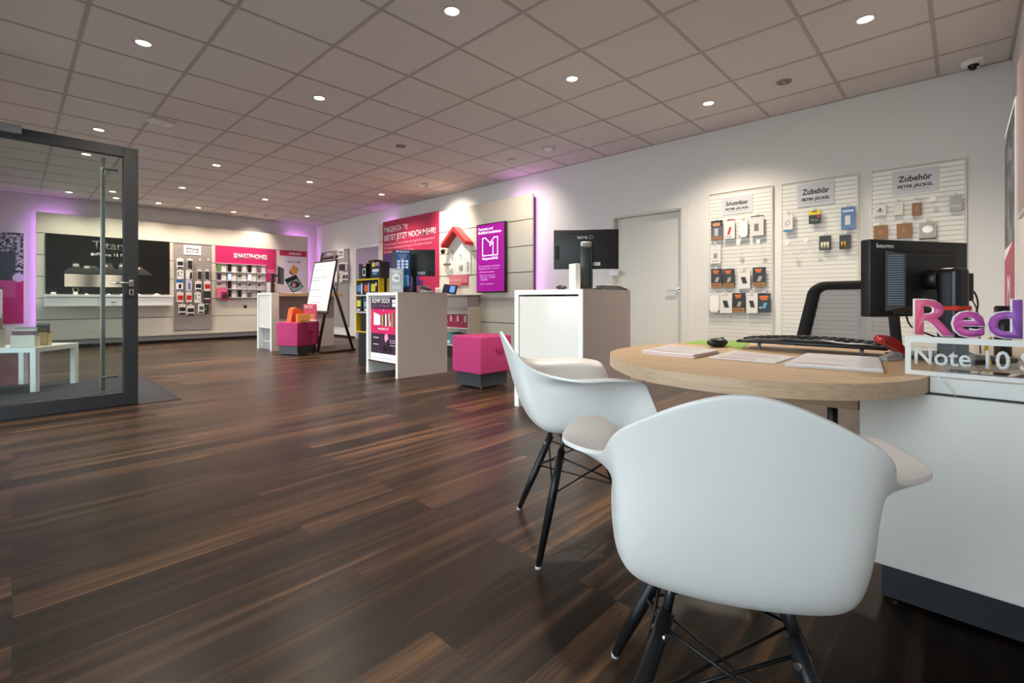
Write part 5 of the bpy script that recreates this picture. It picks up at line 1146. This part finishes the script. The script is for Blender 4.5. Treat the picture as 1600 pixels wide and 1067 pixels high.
# ------------------------------------------------------------------ things on the counters
Hb = 1.0155
t = monitor('monitor', 'black monitor on the middle counter in front of the magenta poster', (3.47, 5.07, Hb), -TH, .54, .335, .375, None)
f = MB(); f.rbox(-.03, .03, .03, .07, 0, .34, BLACK, .01, 2); f.build('stand_column', t); f = MB(); f.rbox(-.11, .11, -.04, .13, 0, .012, BLACK, .004, 2); f.build('stand_base', t)
f = MB(); f.box(.05, .15, -.0075, -.006, .225, .265, mat('#8d9296', .4)); f.build('rating_label', t)
q = at(630, 450, 5.80); t = thing('roll_display', 'blue information column with white icons standing before the middle counter monitor', 'display', (q.x, q.y, Hb), -TH)
f = MB(); prf = [(-.085, 0), (.085, 0)]
vs = []; n = 10
for k in range(n + 1):
    x = -.088 + .176 * k / n; y = -.02 * math.cos(PI * (k / n - .5)); vs += [(x, y, .05), (x, y, .52), (x, y + .006, .05), (x, y + .006, .52)]
f.add(vs, [(k * 4, k * 4 + 4, k * 4 + 5, k * 4 + 1) for k in range(n)] + [(k * 4 + 2, k * 4 + 3, k * 4 + 7, k * 4 + 6) for k in range(n)] + [(k * 4 + 1, k * 4 + 5, k * 4 + 7, k * 4 + 3) for k in range(n)] + [(k * 4, k * 4 + 2, k * 4 + 6, k * 4 + 4) for k in range(n)] + [(0, 1, 3, 2), (4 * n, 4 * n + 2, 4 * n + 3, 4 * n + 1)], mat('#274f86', .35), True); f.build('sheet', t)
f = MB(); f.rbox(-.085, .085, -.012, .03, 0, .055, BLACK, .01, 2); f.build('foot', t)
text('Wir kümmern uns', .034, WTXT, t, (0, -.0235, .495), .16, .03); text('persönlich', .024, mat('#b7cbe6', .5), t, (0, -.0235, .455), .10, .02); text('um alles', .024, mat('#b7cbe6', .5), t, (0, -.0235, .43), .08, .02)
f = MB()
for r in range(3):
    for k in range(3): f.rbox(-.066 + k * .05, -.034 + k * .05, -.0245, -.0235, .345 - r * .036 + .02, .37 - r * .036 + .02, mat('#c9d8ec', .4), .0004, 1)
tag(f.build('icons', t), kind='stuff')
f = MB(); f.box(-.02, .075, -.0245, -.022, .08, .21, mat('#3d86c6', .3)); f.build('light_blue_field', t)
q = at(619, 453, 5.66); t = thing('tabletop_sign', 'silver grey upright notice card at the front of the middle counter', 'sign', (q.x, q.y, Hb), -TH + .1)
f = MB(); f.add([(x, y + .10 * z, z) for x in (-.082, .082) for y in (0, .004) for z in (0, .285)], [(0, 1, 3, 2), (4, 6, 7, 5), (0, 4, 5, 1), (2, 3, 7, 6), (0, 2, 6, 4), (1, 5, 7, 3)], mat('#99a2a6', .35)); f.box(-.082, .082, -.04, .08, 0, .003, CLEAR); f.build('card', t)
f = MB(); f.ball((0, .0135, .165), .055, mat('#cfd6d8', .3), 14, (.9, .03, 1.15)); f.build('medallion', t)
text('TOP', .045, mat('#6b7478', .4), t, (0, .0105, .165), .055, .02)
f = MB()
for z in (.255, .24, .07, .05): f.box(-.05, .05, z * .10 - .0015, z * .10 + .001, z - .003, z + .003, mat('#d8dee0', .4))
f.build('print_lines', t)
q = at(652, 452, 6.35); t = thing('product_box', 'purple product box behind the telephone on the middle counter', 'box', (q.x, q.y, Hb), -TH); f = MB(); f.box(-.055, .055, 0, .10, 0, .17, mat('#3f2480', .4)); f.build('carton', t)
f = MB(); f.box(.038, .046, -.001, 0, 0, .17, mat('#8a6fc0', .4)); f.build('stripe', t)
q = at(664, 453, 5.90); t = thing('cordless_telephone', 'black desk telephone handset on the middle counter before a pink frame', 'telephone', (q.x, q.y, Hb), -TH); f = MB(); f.rbox(-.06, .10, -.04, .06, 0, .022, mat('#8c8f8d', .4), .006, 2); f.build('base', t)
f = MB(); f.tube(smooth_curve([(-.055, 0, .055), (-.02, 0, .058), (.03, 0, .042), (.075, 0, .028)], 4), .014, BLACK, 10); f.build('handset', t)
q = at(661, 452, 6.25); t = thing('pink_card_frame', 'salmon pink framed card behind the telephone on the middle counter', 'card', (q.x, q.y, Hb), -TH); f = MB(); f.box(-.088, .088, -.004, .004, 0, .098, mat('#d9717f', .5)); f.build('frame', t); f = MB(); f.box(-.045, .07, -.005, -.004, .01, .082, mat('#b4aaa6', .5)); f.build('photo', t)
# nearest counter
Ha = 1.0105
t = monitor('monitor', 'black monitor seen from behind on the counter nearest the white door', (3.33, 2.335, Ha), -TH - math.radians(7), .545, .335, .345, None)
text('terra', .042, mat('#b4b7b9', .4), t, (-.03, -.0065, .447), .085, .02); f = MB(); f.lathe([(.012, 0), (.017, 0), (.017, .001), (.012, .001)], mat('#8d9092', .3, metal=.5), 20, M=Matrix.Translation((.043, -.0065, .447)) @ Matrix.Rotation(PI / 2, 4, 'X')); f.build('logo_ring', t)
f = MB(); f.box(-.20, .19, -.0072, -.006, .476, .480, BLACKM); f.build('groove', t)
f = MB(); f.rbox(-.05, .05, -.06, -.006, .355, .405, mat('#8f8e8a', .25, metal=.7), .018, 3); f.build('stand_cap', t)
f = MB(); f.rbox(-.048, .03, -.05, -.012, 0, .36, mat('#3b3e3c', .3, metal=.4), .006, 2); f.build('stand_column', t)
f = MB(); f.rbox(.03, .055, -.05, -.012, 0, .36, BLACK, .004, 1); f.build('column_edge', t)
f = MB(); f.rbox(-.12, .12, -.13, .08, 0, .012, BLACK, .004, 2); f.build('stand_base', t)
f = MB(); f.box(.06, .12, -.0075, -.006, .205, .235, mat('#b9bbb8', .4)); f.build('rating_label', t)
f = MB(); f.rbox(-.258, -.225, -.009, -.006, .26, .375, BLACKM, .001, 1); f.build('side_ports', t)
f = MB(); f.tube(smooth_curve([(-.13, .0, .18), (-.125, -.01, .10), (-.135, -.02, .012)], 5), .004, BLACK, 8); f.build('power_cable', t)
q = at(903, 452, 3.76); t = thing('mini_computer', 'slim white upright computer box beside the nearest counter monitor stand', 'computer', (q.x, q.y, Ha), -TH + .45)
f = MB(); f.rbox(-.022, .022, 0, .10, 0, .205, mat('#e8e6e3', .4), .002, 1); f.build('case', t); f = MB(); f.box(.022, .023, .004, .10, .002, .203, mat('#8a8884', .5)); f.build('grey_side', t)
q = at(877, 451, 3.88); t = thing('computer_mouse', 'black computer mouse at the left of the nearest counter', 'mouse', (q.x, q.y, Ha), 0); f = MB(); f.ball((0, 0, .017), 1, mat('#222326', .35), 16, (.032, .05, .020)); f.build('body', t); f = MB(); f.cyl((-.004, -.02, .034), (.004, -.02, .034), .008, LGREY); f.build('scroll_wheel', t)
q = at(957, 453, 4.08); t = thing('document_tray', 'shallow grey document tray on the right of the nearest counter', 'tray', (q.x, q.y, Ha), -TH + .2)
f = MB(); f.prism([(-.10, 0), (.13, 0), (.15, .006), (.07, .035), (-.10, .04)], -.0, .13, mat('#4b4a4a', .5)); f.build('tray', t); f = MB(); f.box(-.09, .07, -.003, .12, .041, .045, PAP); f.build('sheet', t)
# small card on the door frame
q = onx(959, 427, XR - .02); t = thing('door_note', 'small white note on the frame of the white door, just right of the monitor', 'note', (XR - .0155, q.y, q.z - .03), RW); f = MB(); f.box(-.07, .07, -.003, -.0005, 0, .075, mat('#dfe2ea', .5)); f.build('sheet', t)

# ------------------------------------------------------------------ yellow and black accessory stand
YE = mat('#d3ae10', .45); YX, YY = 3.42, 6.447
t = thing('accessory_stand', 'yellow edged black accessory stand behind the middle counter', 'display stand', (YX, YY, 0), RW); W, D = .635, .20
z0, z1 = .455, 1.222
f = MB(); f.box(0, .018, 0, D * .4, z0, z1, YE); f.box(W - .018, W, 0, D * .4, z0, z1, YE); f.box(.018, W - .018, 0, D * .4, z1 - .022, z1, YE); f.box(.018, W - .018, 0, D * .4, z0, z0 + .022, YE); f.build('yellow_frame', t)
f = MB(); f.box(0, .018, D * .62, D, z0, z1, YE); f.box(W - .018, W, D * .62, D, z0, z1, YE); f.box(.018, W - .018, D * .62, D, z1 - .022, z1, YE); f.build('rear_yellow_frame', t)
f = MB(); f.box(0.004, W - .004, D * .41, D * .61, z0, z1 - .002, BLACKM); f.build('core_panel', t)
f = MB(); f.rbox(.055, W - .03, .01, D + .1, 0, z0 - .002, mat('#151517', .55), .004, 1); f.build('plinth', t)
for z in (1.0 - .005, .755):
    f = MB(); f.box(.018, W - .018, -.02, D * .4, z - .02, z, LGREY); f.build('shelf', t)
ys = t
def sbox(label, x, z, w, h, body, patches, y=-.01, d=.07, group=None, cat='box'):
    o = thing('accessory_box', label, cat, on(ys, x, y, z), RW, group)
    f = MB(); f.box(0, w, 0, d, 0, h, mat(body, .45)); f.build('carton', o)
    for a0, a1, b0, b1, c in patches:
        f = MB(); f.box(w * a0, w * a1, -.0015, 0, h * b0, h * b1, mat(c, .45)); f.build('printed_patch', o)
    return o
gy = 'boxes in the yellow accessory stand'
sbox('black box with blue print, left on the upper shelf of the yellow stand', .04, .996, .17, .17, '#1d1e22', [(.15, .75, .25, .8, '#5584c8'), (.8, .98, .05, .95, '#dfe3e8')], group=gy)
sbox('black box with orange print, middle of the upper shelf of the yellow stand', .235, .996, .17, .17, '#1d1e22', [(.15, .75, .25, .8, '#d95a24'), (.8, .98, .1, .95, '#6db3c9')], group=gy)
sbox('black box with yellow print, right on the upper shelf of the yellow stand', .43, .996, .17, .17, '#1d1e22', [(.12, .75, .25, .85, '#e2c11e'), (.8, .98, .7, .95, '#dfe3e8')], group=gy)
sbox('yellow fronted box, left on the middle shelf of the yellow stand', .04, .756, .15, .20, '#26272b', [(.1, .8, .35, .8, '#d9d02a'), (.1, .6, .05, .18, '#dfe3e8')], group=gy)
sbox('black box with pale print in the middle shelf of the yellow stand', .24, .756, .15, .20, '#26272b', [(.2, .9, .35, .7, '#9fb0a8'), (.2, .7, .05, .2, '#dfe3e8'), (.0, .12, .2, .95, '#4a9fc0')], group=gy)
sbox('tall black box with orange ring at the bottom of the yellow stand', .16, .478, .40, .24, '#17181a', [(.40, .46, .12, .72, '#e06828'), (.82, .88, .12, .72, '#e06828'), (.46, .82, .64, .72, '#e06828'), (.46, .82, .12, .20, '#e06828')], group=gy)
sbox('black carton with white logo plate, left on top of the yellow stand', .09, z1 + .001, .20, .215, '#1b1b1d', [(.55, .95, .2, .68, '#dcdcdc'), (.62, .88, .28, .6, '#2a2a2c'), (.6, 1, .82, 1, '#c98b78')], y=.0, d=.14)
sbox('black carton with yellow and pink flags, right on top of the yellow stand', .44, z1 + .001, .24, .225, '#1f1c20', [(.05, .38, .7, .95, '#e0c929'), (.45, .8, .75, .95, '#c988b8'), (.1, .8, .38, .55, '#e3e3e6'), (.1, .6, .2, .36, '#4b87c4')], y=-.0, d=.14)
o = thing('boxy_speaker', 'tall black speaker between the two cartons on top of the yellow stand', 'speaker', on(ys, .295, .05, z1 + .001), RW); f = MB(); f.rbox(.0, .13, 0, .1, 0, .22, BLACKM, .006, 1); f.build('body', o); f = MB(); f.rbox(-.02, .15, -.01, .11, .22, .265, BLACK, .01, 2); f.build('cap', o)

# ------------------------------------------------------------------ panels along the near wall at the right edge
t = thing('hanging_poster', 'tall black and white photo poster with magenta foot at the right edge', 'poster', (4.43, -.20, 0), PI)
W = .86
f = MB(); f.box(0, W, 0, .008, .76, 1.99, mat('#efece8', .5)); f.build('panel', t)
def bwp():
    m = bpy.data.materials.new('grey_photo'); m.use_nodes = True; nt = m.node_tree; N = nt.nodes.new; L = nt.links.new; b = nt.nodes['Principled BSDF']; b.inputs['Roughness'].default_value = .4
    tc = N('ShaderNodeTexCoord'); n = N('ShaderNodeTexNoise'); n.inputs['Scale'].default_value = 4; n.inputs['Detail'].default_value = 6; n.inputs['Distortion'].default_value = 1.5; cr = N('ShaderNodeValToRGB')
    cr.color_ramp.elements[0].position = .45; cr.color_ramp.elements[0].color = lin('#1c1b1e'); cr.color_ramp.elements[1].position = .62; cr.color_ramp.elements[1].color = lin('#77757f')
    L(tc.outputs['Object'], n.inputs['Vector']); L(n.outputs['Fac'], cr.inputs[0]); L(cr.outputs[0], b.inputs['Base Color']); return m
f = MB(); f.box(.02, W - .05, -.001, 0, 1.25, 1.97, bwp()); f.build('photo_field', t)
f = MB(); f.prism([(.02, .78), (W - .05, .78), (W - .05, 1.26), (.02, 1.18)], -.0015, 0, mat('#a3244f', .5)); f.build('magenta_field', t)
text('M', .26, mat('#e3c9cf', .5), t, (W * .5, -.0018, .97), .22, -.0)
for x in (.1, W - .1):
    f = MB(); f.cyl((x, .008, 1.9), (x, .085, 1.9), .008, STEEL); f.build('wall_spacer', t)
t = thing('hanging_poster', 'pinkish brown picture panel cut by the right edge of the photo', 'poster', (3.42, -.20, 0), PI)
f = MB(); f.box(0, .80, 0, .012, 1.34, 2.10, mat('#b79c98', .5, noise=.15, scale=5)); f.build('panel', t)
f = MB(); f.box(-.006, 0, -.002, .014, 1.335, 2.105, WHITE); f.box(0, .8, -.002, .014, 1.33, 1.34, WHITE); f.build('edge_strip', t)
for x in (.1, .7):
    f = MB(); f.cyl((x, .012, 2.0), (x, .085, 2.0), .008, STEEL); f.build('wall_spacer', t)
